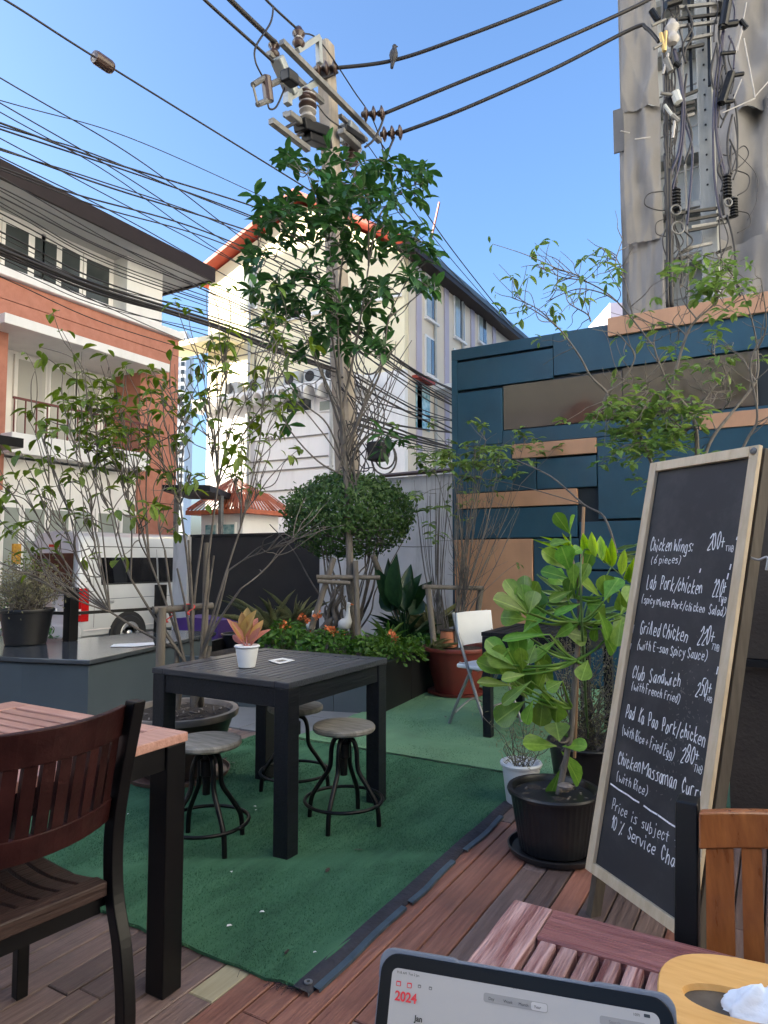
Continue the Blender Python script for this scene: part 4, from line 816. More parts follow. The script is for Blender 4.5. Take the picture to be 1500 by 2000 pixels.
for s in (1, -1):
    for y in (.30, 1.77, 3.02): sidepanel(y, y + .008, .50, 1.90, 'rubber', 'door_seam', .004, s=s)
    sidepanel(.2, 4.2, 1.93, 1.945, 'rubber', 'roof_gutter', .004, s=s); sidepanel(.55, .72, .92, .96, 'alloy', 'door_handle', .02, s=s); sidepanel(2.85, 2.99, 1.08, 1.11, 'alloy', 'door_handle', .02, s=s); sidepanel(.46, 3.9, 1.245, 1.268, 'rubber', 'window_seal', .006, s=s)
MB().box(V_(-.14,0,0)[0], V_(.14,0,0)[0], V_(0,-.03,0)[1], V_(0,.0,0)[1], SZ+.90, SZ+.96).build('rear_handle', M['alloy'], vn, bevel=.008)
MB().box(V_(-.7,0,0)[0], V_(.7,0,0)[0], V_(0,-.022,0)[1], V_(0,.0,0)[1], SZ+1.06, SZ+1.07).build('hatch_seam', M['rubber'], vn)
MB().beam(V_(0,.03,1.14), V_(.35,.07,1.42), .015, .012).build('rear_wiper', M['rubber'], vn)
# yellow sign by the house
a = atd(32, 1082, 13.6); tag(MB().box(a.x-.03, a.x+.03, a.y-.08, a.y+.08, a.z-.2, a.z+.2).build('street_sign', mat('yellow_sign_paint', (.5,.26,.03), .5, var=.4, scale=14)), 'small yellow sign panel beside the rear of the van', 'sign')
# ================================================================ TABLES
def table(label, x0, x1, y0, y1, h, leg, rail, nsl, along, mtop, mslat, mleg, ap=.085, th=.028, gap=.010, frame2=None, corner=(1,1,1,1), bottom=0, mend=None):
    t = thing('slatted_table', label, 'table', ((x0+x1)/2, (y0+y1)/2, bottom))
    f2 = frame2 or rail
    for (a, b, c, d) in ((x0, x0+f2, y0, y1), (x1-f2, x1, y0, y1)): MB().box(a, b, c, d, h-th, h).build('top_rail', M[mend or mtop], t, bevel=.003)
    for (a, b, c, d) in ((x0+f2+.0015, x1-f2-.0015, y0, y0+rail), (x0+f2+.0015, x1-f2-.0015, y1-rail, y1)): MB().box(a, b, c, d, h-th, h).build('top_rail', M[mtop], t, bevel=.003)
    ix0, ix1, iy0, iy1 = x0+f2+.002, x1-f2-.002, y0+rail+.002, y1-rail-.002
    for k in range(nsl):
        if along == 'y':
            w = (ix1-ix0-gap)/nsl; a = ix0 + gap + k*w; MB().box(a, a+w-gap, iy0, iy1, h-th+.004, h-.002).build('slat', M[mslat], t, bevel=.0025)
        else:
            w = (iy1-iy0-gap)/nsl; a = iy0 + gap + k*w; MB().box(ix0, ix1, a, a+w-gap, h-th+.004, h-.002).build('slat', M[mslat], t, bevel=.0025)
    for i, (a, b) in enumerate(((x0+.004,y0+.004),(x1-.004-leg,y0+.004),(x1-.004-leg,y1-.004-leg),(x0+.004,y1-.004-leg))):
        MB().box(a, a+leg, b, b+leg, bottom, h-th-.001).build('leg', M[mleg], t, bevel=.004)
    q = leg + .005; z0, z1 = h-th-ap, h-th-.0015; s = .012
    for (a, b, c, d) in ((x0+q, x1-q, y0+s, y0+s+.022), (x0+q, x1-q, y1-s-.022, y1-s), (x0+s, x0+s+.022, y0+q, y1-q), (x1-s-.022, x1-s, y0+q, y1-q)):
        MB().box(a, b, c, d, z0, z1).build('apron', M[mleg], t, bevel=.002)
    for k in range(1, 3):
        if along == 'y': MB().box(x0+.04, x1-.04, y0+(y1-y0)*k/3-.02, y0+(y1-y0)*k/3+.02, h-th-.03, h-th+.0035).build('batten', M[mleg], t)
        else: MB().box(x0+(x1-x0)*k/3-.02, x0+(x1-x0)*k/3+.02, y0+.04, y1-.04, h-th-.03, h-th+.0035).build('batten', M[mleg], t)
    return t
M['blackslat'] = mat('black_slat_wood', (.03,.033,.042), .4, col2=(.075,.08,.1), scale=5, stretch=(12,1,12), rv=.2, bump=.25, bscale=10, rvar=.1)
table('black slatted square table with white plant pot on the green turf', -2.665, -1.83, 2.36, 3.205, .75, .078, .075, 14, 'y', 'slatwood', 'blackslat', 'blackwood', bottom=.014)
table('reddish brown slatted table with black legs at left edge', -2.49, -1.59, .60, 1.555, .75, .074, .06, 15, 'x', 'redtop', 'redtop', 'black', ap=.07, frame2=.11, mend='redtop', gap=.012)
table('weathered red slatted table holding the tablet in the near corner', -.413, .55, .05, 1.161, .70, .07, .095, 26, 'y', 'neartop', 'neartop_y', 'black', ap=.07, frame2=.066, th=.03, gap=.0075, mend='neartop_y')
table('dark brown table by the white folding chair', -1.885, -1.12, 4.66, 5.42, .75, .062, .07, 9, 'y', 'slatedark', 'slatedark', 'blackwood', bottom=.01)

# ================================================================ STOOLS
def stool(x, y, rot, label):
    t = thing('round_stool', label, 'stool', (x, y, .012), 'industrial round stools'); L = t.location
    def T(v): return (v[0], v[1], v[2])
    mb = MB().lathe([(.001,.425),(.12,.425),(.146,.432),(.152,.440),(.152,.452),(.146,.460),(.12,.463),(.001,.464)], 40); mb.v = [(a+L.x, b+L.y, c+L.z) for a,b,c in mb.v]; mb.build('seat', M['stoolwood'], t, smooth=True, auto=30)
    def tb(pts, r, nm, m='black'): MB().tube([Vector(p) + L for p in bez(pts, 6)], r, 10).build(nm, M[m], t, smooth=True, auto=50)
    MB().tube([L + Vector((0,0,.22)), L + Vector((0,0,.424))], .018, 12).build('screw_post', M['black'], t, smooth=True, auto=50)
    MB().lathe([(.001,.405),(.055,.405),(.055,.4245),(.001,.4245)], 20, tuple(L)).build('seat_plate', M['black'], t)
    for k in range(4):
        a = rot + k*PI/2; c, s = math.cos(a), math.sin(a)
        tb([(c*.022,s*.022,.40),(c*.05,s*.05,.385),(c*.066,s*.066,.34),(c*.075,s*.075,.25),(c*.12,s*.12,.18),(c*.165,s*.165,.11),(c*.178,s*.178,.06),(c*.182,s*.182,0)], .0115, 'leg')
    MB().tube([L + Vector((.188*math.cos(q), .188*math.sin(q), .105)) for q in np.linspace(0, 2*PI, 41)], .0085, 8).build('foot_ring', M['black'], t, smooth=True)
    MB().lathe([(.024,.30),(.03,.305),(.03,.37),(.024,.375)], 14, tuple(L)).build('collar', M['black'], t)
stool(-1.87, 2.85, R(10), 'round wooden seat stool beside right leg of the black table')
stool(-2.345, 3.085, R(35), 'round wooden seat stool at the back, partly hidden by the black table leg')
stool(-2.25, 2.315, R(-20), 'round wooden seat stool between the red table leg and the black table')

# ================================================================ SLATTED CHAIRS
def chair(label, loc, rz, mpan, mseat, mpost, nback=11, ztop=.825, gap=.0055, zs=1):
    t = thing('slatted_chair', label, 'chair', (0,0,0))
    def by(x, z): return -.222 - .22*max(0, z - .5)*1.0 - .055*(1 - (x/.25)**2)*1.0 + .055
    def rail(z0, z1, nm, th=.022, w=.226):
        mb = MB(); k = 12
        for i in range(k+1):
            x = -w + 2*w*i/k
            for z in (z0, z1):
                y = by(x, z) - .05*(1-(x/.25)**2); mb.v += [(x, y - th/2, z), (x, y + th/2, z)]
        for i in range(k):
            o = i*4; mb.f += [(o, o+4, o+6, o+2), (o+1, o+3, o+7, o+5), (o+2, o+6, o+7, o+3), (o, o+1, o+5, o+4)]
        mb.f += [(0,2,3,1), (k*4, k*4+1, k*4+3, k*4+2)]; return mb.build(nm, M[mpan], t, bevel=.003)
    rail(ztop, .905, 'top_rail'); rail(.605, .665, 'lower_rail')
    wslat = .44/nback
    for i in range(nback):
        x = -.22 + wslat*(i+.5); hw = wslat/2 - (gap if 0 < i < nback-1 else .003); mb = MB()
        for z in (.6655, ztop-.0005):
            for xx in (x-hw, x+hw):
                y = by(xx, z) - .05*(1-(xx/.25)**2); mb.v += [(xx, y-.008, z), (xx, y+.008, z)]
        mb.f += [(0,2,6,4),(1,5,7,3),(0,4,5,1),(2,3,7,6)]; mb.build('back_slat', M[mpan], t)
    for s in (-1, 1):
        P = bez([(s*.245,-.275,0),(s*.245,-.285,.15),(s*.245,-.262,.3),(s*.245,-.222,.42),(s*.245,-.215,.56),(s*.245,-.240,.70),(s*.245,-.298,.915)], 6)
        mb = MB()
        for p in P: mb.v += [(p.x-.017, p.y-.021, p.z), (p.x+.017, p.y-.021, p.z), (p.x+.017, p.y+.021, p.z), (p.x-.017, p.y+.021, p.z)]
        n = len(P)
        for i in range(n-1):
            o = i*4; mb.f += [(o+j, o+(j+1)%4, o+4+(j+1)%4, o+4+j) for j in range(4)]
        mb.f += [(3,2,1,0), ((n-1)*4,(n-1)*4+1,(n-1)*4+2,(n-1)*4+3)]; mb.build('rear_leg', M[mpost], t, bevel=.003)
        MB().box(s*.235-.017, s*.235+.017, .215, .25, 0, .415).build('front_leg', M[mpost], t, bevel=.003)
        MB().box(s*.232-.012, s*.232+.012, -.20, .213, .385, .415).build('side_rail', M[mpost], t)
        MB().box(s*.245-.02, s*.245+.02, -.205, -.16, .605, .65).build('back_bracket', M[mpan], t)
    MB().box(-.218, .218, .205, .235, .418, .455).build('seat_front_rail', M[mseat], t, bevel=.004); MB().box(-.225, .225, -.225, -.175, .418, .455).build('seat_rear_rail', M[mseat], t, bevel=.004)
    for i in range(9):
        x = -.2 + .05*i; mb = MB(); k = 8
        for j in range(k+1):
            y = -.172 + (.374)*j/k; z = .452 - .022*math.sin(PI*j/k); mb.v += [(x-.0195,y,z-.014),(x+.0195,y,z-.014),(x+.0195,y,z),(x-.0195,y,z)]
        for j in range(k): o = j*4; mb.f += [(o+q, o+(q+1)%4, o+4+(q+1)%4, o+4+q) for q in range(4)]
        mb.f += [(3,2,1,0),(k*4,k*4+1,k*4+2,k*4+3)]; mb.build('seat_slat', M[mseat], t, bevel=.002)
    MB().box(-.215, .215, -.21, -.19, .375, .4175).build('cross_rail', M[mpost], t)
    t.location = loc; t.rotation_euler = (0, 0, rz); t.scale = (1, 1, zs); return t
chair('dark red slatted chair tucked under the brown table at left', (-1.767, 1.02, .002), R(83), 'darkred', 'seatwood', 'black')
chair('orange brown varnished slatted chair in front of the chalkboard', (.098, .965, .002), R(180), 'chairwood', 'chairwood', 'black', 10, .85, .008, .962)

# ================================================================ WHITE FOLDING CHAIR
fc = thing('folding_chair', 'white plastic folding chair with grey tube legs by red pot', 'chair', (0,0,0))
def tb(pts, r, nm, m='whitemetal', par=fc, n=10): return MB().tube(bez(pts, 5), r, n).build(nm, M[m], par, smooth=True, auto=50)
# local: faces +x ; y across
for s in (-1, 1):
    tb([(-.02,s*.21,.85),(.02,s*.215,.72),(.14,s*.22,.40),(.30,s*.225,.0)], .0125, 'front_leg'); tb([(.14,s*.2,.435),(.02,s*.2,.20),(-.07,s*.205,.0)], .0125, 'rear_leg')
    tb([(.02,s*.19,.47),(.2,s*.19,.43)], .01, 'seat_tube')
tb([(.23,-.22,.17),(.20,0,.14),(.23,.22,.17)], .009, 'cross_brace'); tb([(-.02,-.2,.09),(.0,0,.17),(-.02,.2,.09)], .009, 'cross_brace')
mb = MB(); k = 10
for j in range(7):
    z = .60 + .25*j/6
    for i in range(k+1):
        y = -.225 + .45*i/k; x = -.01 + .24*(.85-z)*.45 - .035*(1-(y/.225)**2) + .03; mb.v += [(x-.006, y, z - .015*(y/.225)**2*(j == 0) + .012*(1-(y/.225)**2)*(j == 6)*0), (x+.006, y, z)]
for j in range(6):
    for i in range(k):
        o = (j*(k+1)+i)*2; p = o + (k+1)*2; mb.f += [(o, p, p+2, o+2), (o+1, o+3, p+3, p+1)]
for i in range(k): o = i*2; mb.f.append((o, o+2, o+3, o+1)); o = (6*(k+1)+i)*2; mb.f.append((o, o+1, o+3, o+2))
for j in range(6): o = j*(k+1)*2; p = o + (k+1)*2; mb.f.append((o, o+1, p+1, p)); o = (j*(k+1)+k)*2; p = o + (k+1)*2; mb.f.append((o, p, p+1, o+1))
mb.build('backrest', M['white'], fc, smooth=True, auto=50)
mb = MB(); P2 = [(.0,-.2),(.02,-.215),(.36,-.22),(.40,-.19),(.41,0),(.40,.19),(.36,.22),(.02,.215),(.0,.2)]
mb.prism([(x, y) for x, y in P2], .435, .465); mb.build('seat', M['white'], fc, bevel=.01)
fc.location = (-2.14, 5.10, .008); fc.rotation_euler = (0,0,R(-14))

# ================================================================ CHALKBOARD
BL = Vector((-.646,2.597,.154)); BR = Vector((-.264,2.266,.148)); TL = Vector((-.422,2.828,1.647))
ex = (BR - BL).normalized(); ey = (TL - BL).normalized(); en = ex.cross(ey).normalized()      # en points to the viewer side
if en.y > 0: en = -en
W_, H_ = (BR - BL).length, (TL - BL).length
cbd = thing('chalkboard_sign', 'tall pine framed chalkboard stand with a handwritten menu', 'sign', tuple((BL + BR)/2 - Vector((0,0,.16))))
def bp(s, t, o=0): return TL + ex*s - ey*t + en*o               # s across, t down, o towards the viewer
def slabq(s0, s1, t0, t1, o0, o1, nm, m, bv=.002):
    return MB().add([bp(s0,t1,o0), bp(s1,t1,o0), bp(s1,t0,o0), bp(s0,t0,o0), bp(s0,t1,o1), bp(s1,t1,o1), bp(s1,t0,o1), bp(s0,t0,o1)],
        [(0,3,2,1),(4,5,6,7),(0,1,5,4),(1,2,6,5),(2,3,7,6),(3,0,4,7)]).build(nm, M[m], cbd, bevel=bv)
fwid = .036; leg = .165
slabq(0, fwid, 0, H_, -.004, .012, 'frame_stile', 'boardframe'); slabq(W_-fwid, W_, 0, H_, -.004, .012, 'frame_stile', 'boardframe')
slabq(fwid+.001, W_-fwid-.001, 0, fwid, -.004, .012, 'frame_rail', 'boardframe'); slabq(fwid+.001, W_-fwid-.001, H_-fwid, H_, -.004, .012, 'frame_rail', 'boardframe')
slabq(fwid-.004, W_-fwid+.004, fwid-.004, H_-fwid+.004, -.018, -.0045, 'slate_panel', 'chalkboard', 0)
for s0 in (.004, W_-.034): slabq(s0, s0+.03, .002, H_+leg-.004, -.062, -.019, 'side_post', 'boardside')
rl_ = bp(W_/2, 0, -.09)
for s in (.03, W_-.06):                                          # rear prop frame
    a = bp(s+.015, .06, -.10); b = Vector((a.x, a.y, .02)) - Vector((en.x, en.y, 0)).normalized()*.16; MB().beam(a, b, .03, .03).build('rear_post', M['black'], cbd)
hb = MB().lathe([(.001,0),(.012,0),(.012,.004),(.006,.008),(.001,.008)], 14).build('hinge_bolt', M['steel']); hb.parent = cbd
hb.rotation_euler = en.to_track_quat('Z','Y').to_euler(); hb.location = bp(W_-.018, .02, .012) - cbd.location
tb([bp(W_+.0,.365,-.02), bp(W_+.03,.37,-.02), bp(W_+.05,.36,-.03), bp(W_+.052,.40,-.03)], .004, 'hook', 'whitemetal', cbd)
# handwriting: stroke alphabet, x 0-5, y 0-9 with baseline 2
GL = {'C':'47 39 29 17 14 22 32 43','h':'19 12|14 26 36 45 42','i':'16 12|18 19','c':'45 36 26 14 13 22 32 43','k':'19 12|46 14 42','e':'14 44 46 36 26 14 13 22 42','n':'16 12|14 26 36 45 42',
 'W':'09 12 26 42 59','g':'46 26 14 13 22 42 46 41 30 10','s':'46 26 15 25 43 32 12','(':'39 27 24 31',')':'19 37 34 11','6':'49 26 13 22 32 43 35 15','p':'16 10|15 26 36 45 43 32 12','L':'19 12 42',
 'a':'46 26 14 13 22 32 45|46 43 52','b':'19 12 32 43 45 36 15','P':'12 19|19 39 48 46 35 15','o':'26 14 13 22 32 43 45 36 26','r':'16 12|14 26 46','/':'59 11','S':'48 39 29 17 26 35 44 32 22 13','l':'19 12',
 'd':'46 26 14 13 22 32 44|49 42','y':'16 24 33|46 30 10','m':'06 02|05 16 25 22|25 36 46 52','G':'48 39 29 17 14 22 42 45 35','E':'49 19 12 42|16 36','-':'15 45','u':'16 13 22 32 46|46 42','T':'09 59|29 22',
 'H':'19 12|49 42|15 45','B':'12 19 39 47 36 16|36 45 43 32 12','2':'17 28 39 48 46 12 42','0':'29 17 14 22 32 44 47 39 29','5':'49 19 16 36 45 43 32 12','8':'29 17 26 45 43 32 12 24 46 48 39 29','1':'17 29 22',
 '+':'05 45|27 23','F':'49 19 12|16 36','M':'02 09 25 59 52','R':'12 19 39 48 46 15|25 42','w':'06 12 24 42 56','t':'28 23 32|06 46','f':'48 39 28 22|16 36','K':'19 12|49 15 42','j':'36 31 10|38 39','v':'06 22 46','%':'59 11|18 19|42 43',':':'15 16|12 13'}
TXT = [('Chicken Wings:', 0.0557, 0.3452, 0.2746, 0.3485, 0.045),
 ('200+', 0.3347, 0.3395, 0.4098, 0.3361, 0.052),
 ('THB', 0.414, 0.3446, 0.448, 0.3495, 0.018),
 ('(6 pieces)', 0.0694, 0.3941, 0.2298, 0.3891, 0.028),
 ('Lab  Pork/chicken', 0.0679, 0.4855, 0.3428, 0.4934, 0.048),
 ('220+', 0.3858, 0.4983, 0.442, 0.4866, 0.056),
 ('THB', 0.414, 0.5135, 0.448, 0.5165, 0.018),
 ('(spicy mince Pork/chicken  Salad)', 0.053, 0.5426, 0.4546, 0.5592, 0.029),
 ('Grilled Chicken', 0.0708, 0.656, 0.31, 0.6578, 0.046),
 ('220+', 0.3511, 0.6606, 0.4237, 0.6468, 0.056),
 ('THB', 0.414, 0.6693, 0.448, 0.6724, 0.02),
 ('(with E-san Spicy Sauce)', 0.0673, 0.7134, 0.4084, 0.7065, 0.032),
 ('Club  Sandwich', 0.0674, 0.8208, 0.3084, 0.8108, 0.045),
 ('250+', 0.3743, 0.8265, 0.442, 0.8044, 0.05),
 ('THB', 0.414, 0.8325, 0.448, 0.8354, 0.018),
 ('(with French Fried)', 0.0718, 0.8629, 0.319, 0.8628, 0.03),
 ('Pad  Ka  Pao  Pork/chicken', 0.0651, 0.9646, 0.445, 0.968, 0.045),
 ('(with Rice + Fried Egg)', 0.0604, 1.0266, 0.3285, 1.0437, 0.034),
 ('280+', 0.3526, 1.0403, 0.4328, 1.0196, 0.05),
 ('THB', 0.414, 1.0537, 0.448, 1.0547, 0.022),
 ('Chicken Massaman  Curry', 0.0631, 1.1302, 0.466, 1.1278, 0.046),
 ('(with Rice)', 0.0659, 1.1874, 0.2381, 1.1914, 0.032),
 ('Price  is  subject  to', 0.069, 1.2907, 0.4147, 1.3003, 0.036),
 ('10 %  Service  Charge', 0.0787, 1.3512, 0.4578, 1.3566, 0.04)]
rt_ = random.Random(11)
def ribbon(mb, pts, w):
    for i in range(len(pts)-1):
        (xa, ya), (xb, yb) = pts[i], pts[i+1]; dx, dy = xb-xa, yb-ya; l = math.hypot(dx, dy) or 1e-6; nx_, ny_ = -dy/l*w/2, dx/l*w/2; ex_ = dx/l*w*.25; ey_ = dy/l*w*.25
        mb.add([bp(xa+nx_-ex_, ya+ny_-ey_, -.0041+.00004*(i%3)), bp(xa-nx_-ex_, ya-ny_-ey_, -.0041+.00004*(i%3)), bp(xb-nx_+ex_, yb-ny_+ey_, -.0041+.00004*(i%3)), bp(xb+nx_+ex_, yb+ny_+ey_, -.0041+.00004*(i%3))], [(0,1,2,3)])
def smooth2(p, n=5):
    return [(q.x, q.y) for q in bez([(a, b, 0) for a, b in p], n)] if len(p) > 2 else p
for (s, x0, y0, x1, y1, hgt) in TXT:
    mb = MB(); adv = [(.34 if ch == ' ' else .36 if ch in "il1:" else .9 if ch in 'mMWw' else .62) for ch in s]; tot = sum(adv); cur = 0
    for ch, a in zip(s, adv):
        if ch in GL:
            wch = a * (x1-x0)/tot; u = cur/tot; bx_ = x0 + (x1-x0)*u; by_ = y0 + (y1-y0)*u + rt_.gauss(0, hgt*.035); sl = rt_.gauss(.05, .05); k = rt_.uniform(.9, 1.1)
            w0 = {'i':(1,2),'l':(1,2),'1':(1,2),':':(1,2)}.get(ch, (0,5.4))
            for st in GL[ch].split('|'):
                pts = []
                for pr in st.split():
                    gx_, gy_ = int(pr[0]) + rt_.gauss(0,.16), int(pr[1]) + rt_.gauss(0,.16)
                    fx = (gx_ - w0[0] + (.6 if w0[0] else 0))/(w0[1]-w0[0]+ (1.2 if w0[0] else 0)) * wch; fy = (gy_-2)/7*hgt*k; pts.append((bx_ + fx + sl*fy, by_ - fy))
                pts = smooth2(pts); ribbon(mb, pts, .0033 if hgt > .036 else .0026 if hgt > .024 else .002)
        cur += a
    mb.build('chalk_writing', M['chalk'], cbd)
mb = MB()
for (a, b) in ((.045,.14),(.143,.2),(.225,.29),(.295,.40)): ribbon(mb, [(a, 1.205 + a*.09), ((a+b)/2, 1.206+(a+b)/2*.09 + .001), (b, 1.205 + b*.09)], .0055)
for (x, y, l) in ((.462,.28,.012),(.455,.30,.008),(.445,.39,.016),(.440,.42,.018),(.433,.505,.02),(.32,.408,.012),(.452,.72,.022),(.44,1.13,.02),(.035,.63,.03),(.036,.70,.02)): ribbon(mb, [(x, y), (x-.002, y+l)], .005)
mb.build('chalk_line', M['chalk'], cbd)
sm = MB(); r9 = random.Random(77)                               # smudges of old chalk
for k in range(190):
    x = min(.44, max(.1, r9.gauss(.335, .06))); y = r9.gauss(1.0, .13) if k % 3 else r9.gauss(.82,.08); ribbon(sm, [(x, y), (x + r9.gauss(0,.004), y + r9.uniform(.001,.007))], r9.uniform(.001,.0045))
M['chalkdust'] = mat('old_chalk_smudge', (.12,.115,.105), .9, var=.3, scale=60)
sm.build('chalk_smudge', M['chalkdust'], cbd)['kind'] = 'stuff'

# brown covered cupboard at the right edge
cv = thing('covered_cabinet', 'dark brown fabric covered cabinet behind the chalkboard at right edge', 'cabinet', (.6, 4, 0))
def wob(x0, x1, y0, y1, z0, z1, nm):
    mb = MB(); n = 24
    for j in range(13):
        z = z0 + (z1-z0)*j/12
        for i in range(n):
            a = 2*PI*i/n; c, s = math.cos(a), math.sin(a); m_ = max(abs(c), abs(s)); u = (c/m_*.94 + c*.06); v = (s/m_*.94 + s*.06)
            f = 1 + .02*mnoise.noise(Vector((c*3, s*3, z*2)))+ .015*math.sin(z*7); mb.v.append(((x0+x1)/2 + u*(x1-x0)/2*f, (y0+y1)/2 + v*(y1-y0)/2*f, z))
    mb.f += [(j*n+i, j*n+(i+1)%n, (j+1)*n+(i+1)%n, (j+1)*n+i) for j in range(12) for i in range(n)] + [tuple(12*n+i for i in range(n))]
    return mb.build(nm, M['brownfab'], cv, smooth=True, auto=60)
wob(-.24, 1.3, 3.55, 4.4, .012, .80, 'lower_cover'); wob(-.21, 1.3, 3.6, 4.4, .82, 1.72, 'upper_cover')
MB().beam((-.25,3.52,.81),(1.3,3.52,.81), .03, .03).build('seam_band', M['slatedark'], cv)

# ================================================================ TABLET
ta, tb_ = atz(748, 1857, .90), atz(1314, 1953, .90); tx = (tb_ - ta).normalized(); TW = (tb_ - ta).length; hn = Vector((tx.y, -tx.x, 0))
if hn.dot(Vector((0,0,0)) - ta) < 0: hn = -hn
td = (Vector((0,0,-.168)) + hn*.078); TH = td.length; td.normalize(); tn = tx.cross(td); tn = -tn if tn.dot(-ta + Vector((0,0,1.2))) < 0 else tn
tab = thing('tablet', 'tablet in a grey case showing a year calendar on the near table', 'tablet', tuple(ta + tx*TW/2 + td*TH))
def tp(u, v, o=0): return ta + tx*u + td*v + tn*o
def rrect(u0, u1, v0, v1, r, o, n=7):
    pts = []
    for (cu, cv_, a0) in ((u1-r, v0+r, -90), (u1-r, v1-r, 0), (u0+r, v1-r, 90), (u0+r, v0+r, 180)):
        for i in range(n+1): a = R(a0 + 90*i/n); pts.append(tp(cu + r*math.cos(a), cv_ + r*math.sin(a), o))
    return pts
def rslab(u0, u1, v0, v1, r, o0, o1, nm, m, par=tab, bv=0): return MB().extr(rrect(u0,u1,v0,v1,r,o0), tn*(o1-o0)).build(nm, M[m], par, bevel=bv)
rslab(-.002, TW+.002, -.002, TH+.002, .019, -.011, -.003, 'case', 'tabletcase', bv=.0015); rslab(-.0025, TW*.3, -.0035, .03, .012, -.012, -.002, 'case_lip', 'tabletcase', bv=.0012); rslab(TW*.72, TW+.0025, -.0035, .03, .012, -.012, -.002, 'case_lip', 'tabletcase', bv=.0012)
rslab(.0, TW, 0, TH, .017, -.0025, .001, 'bezel', 'tabletbody', bv=.0008)
def emat(name, c, s=1):
    m = mat(name, c, .25, var=.02); b = m.node_tree.nodes['Principled BSDF']; b.inputs['Emission Color'].default_value = (*c, 1); b.inputs['Emission Strength'].default_value = s; return m
ES = .03
M['scr'] = emat('screen_grey', (.36,.345,.33), ES); M['scr2'] = emat('screen_control', (.25,.24,.23), ES); M['scr3'] = emat('screen_control_light', (.42,.40,.385), ES); M['scrred'] = emat('screen_red', (.55,.03,.04), ES); M['scrblk'] = emat('screen_black', (.03,.03,.03), ES); M['scrgry'] = emat('screen_grey_text', (.15,.14,.135), ES)
bz_ = .0115
scr = rslab(bz_, TW-bz_, bz_, TH-bz_, .006, .0011, .0014, 'screen', 'scr')
def stext(body, u, v, size, m, bold=0):
    cu = bpy.data.curves.new('screen_text', 'FONT'); cu.body = body; cu.size = size; cu.offset = bold; o = bpy.data.objects.new('screen_text', cu); COL.objects.link(o)
    dg = bpy.context.evaluated_depsgraph_get(); me = bpy.data.meshes.new_from_object(o.evaluated_get(dg)); bpy.data.objects.remove(o)
    for vv in me.vertices: q = tp(u + vv.co.x, v - vv.co.y, .0027); vv.co = q - tab.location
    me.materials.clear(); me.materials.append(M[m]); o = bpy.data.objects.new('screen_text', me); COL.objects.link(o); o.parent = scr
k = TW/.257
stext('2024', .0165, .0365, .0105, 'scrred', .0003); stext('Jan', .037, .0495, .0062, 'scrblk', .0002); stext('Feb', .094, .0500, .0062, 'scrred', .0002); stext('Mar', .151, .0505, .0062, 'scrblk', .0002); stext('Apr', .208, .0510, .0062, 'scrblk', .0002)
stext('S  M  T  W  T  F  S', .0375, .0560, .0033, 'scrgry'); stext('S  M  T  W  T  F  S', .0945, .0565, .0033, 'scrgry'); stext('S  M  T  W  T  F  S', .1515, .057, .0033, 'scrgry')
for r_i in range(5):
    for ci in range(3): stext('  '.join(str(1 + r_i*7 + q if r_i*7+q < 9 else 1 + r_i*7 + q) for q in range(7) if r_i*7+q < 31), .0375 + .057*ci, .0625 + .006*r_i, .0032, 'scrblk')
stext('9:18 AM  Tue 2 Jan', .0165, .0155, .0028, 'scrblk')
rslab(.099, .156, .0185, .0255, .002, .0016, .0019, 'view_switch', 'scr2', scr); rslab(.1415, .1555, .019, .025, .0018, .0021, .0023, 'view_switch_on', 'scr3', scr)
for i, w_ in enumerate(('Day','Week','Month','Year')): stext(w_, .1035 + .0135*i, .0234, .0033, 'scrblk'); 
for ch in scr.children: 
    if ch.name.startswith('screen_text') and 0: pass
rslab(.200, .238, .020, .0265, .002, .0016, .0019, 'search_field', 'scr2', scr); stext('Search', .2075, .0245, .0036, 'scrgry')
for i in range(4):
    u = .0165 + .0105*i; s_ = .0046 if i < 2 else .003
    rslab(u, u + s_, .0215, .0215 + s_*.9, .0007, .0016, .0018, 'toolbar_icon', 'scrred' if i < 2 else 'scrgry', scr); rslab(u + .0007, u + s_ - .0007, .0225, .0215 + s_*.9 - .0006, .0004, .0019, .0020, 'toolbar_icon', 'scr', scr)
rslab(.2365, .2415, .0133, .0157, .0006, .0016, .0018, 'battery', 'scrblk', scr); stext('100%', .2275, .0157, .0027, 'scrblk'); stext('...', .125, .0118, .006, 'scrgry')
MB().obox(tp(TW/2, TH + .004, -.004), (.2,.03,.012), Rz).build('stand_foot', M['tabletcase'], tab)

# ================================================================ TISSUE BOX
zl = .815; cxy = atz(1496, 1966, zl); tz = thing('tissue_box', 'white tissue box with an orange bamboo lid beside the tablet', 'tissue box', (cxy.x, cxy.y, .70))
axu = (atz(1500,1900,zl) - atz(1390,1876,zl)).normalized(); axv = Vector((-axu.y, axu.x, 0))
def oval(a, b, p, z, n=48, cx=0, cy=0):
    out = []
    for i in range(n):
        t = 2*PI*i/n; c, s = math.cos(t), math.sin(t); u = a*math.copysign(abs(c)**(2/p), c) + cx; v = b*math.copysign(abs(s)**(2/p), s) + cy
        q = cxy + axu*u + axv*v; out.append((q.x, q.y, z))
    return out
la, lb = .105, .088
MB().extr([Vector(p) for p in oval(la-.006, lb-.006, 2.6, .702)], (0,0,.106)).build('body', M['white'], tz, smooth=True, auto=40)
mb = MB(); n = 48; hx = .002
for (pa, z) in ((oval(la,lb,2.6,zl-.006),0),(oval(la,lb,2.6,zl-.0015),0),(oval(la-.0015,lb-.0015,2.6,zl),0),(oval(.052,.027,2.1,zl,cx=hx-.03,cy=-.006),0),(oval(.050,.025,2.1,zl-.006,cx=hx-.03,cy=-.006),0)): mb.v += pa
for k in range(4): mb.f += [(k*n+i, k*n+(i+1)%n, (k+1)*n+(i+1)%n, (k+1)*n+i) for i in range(n)]
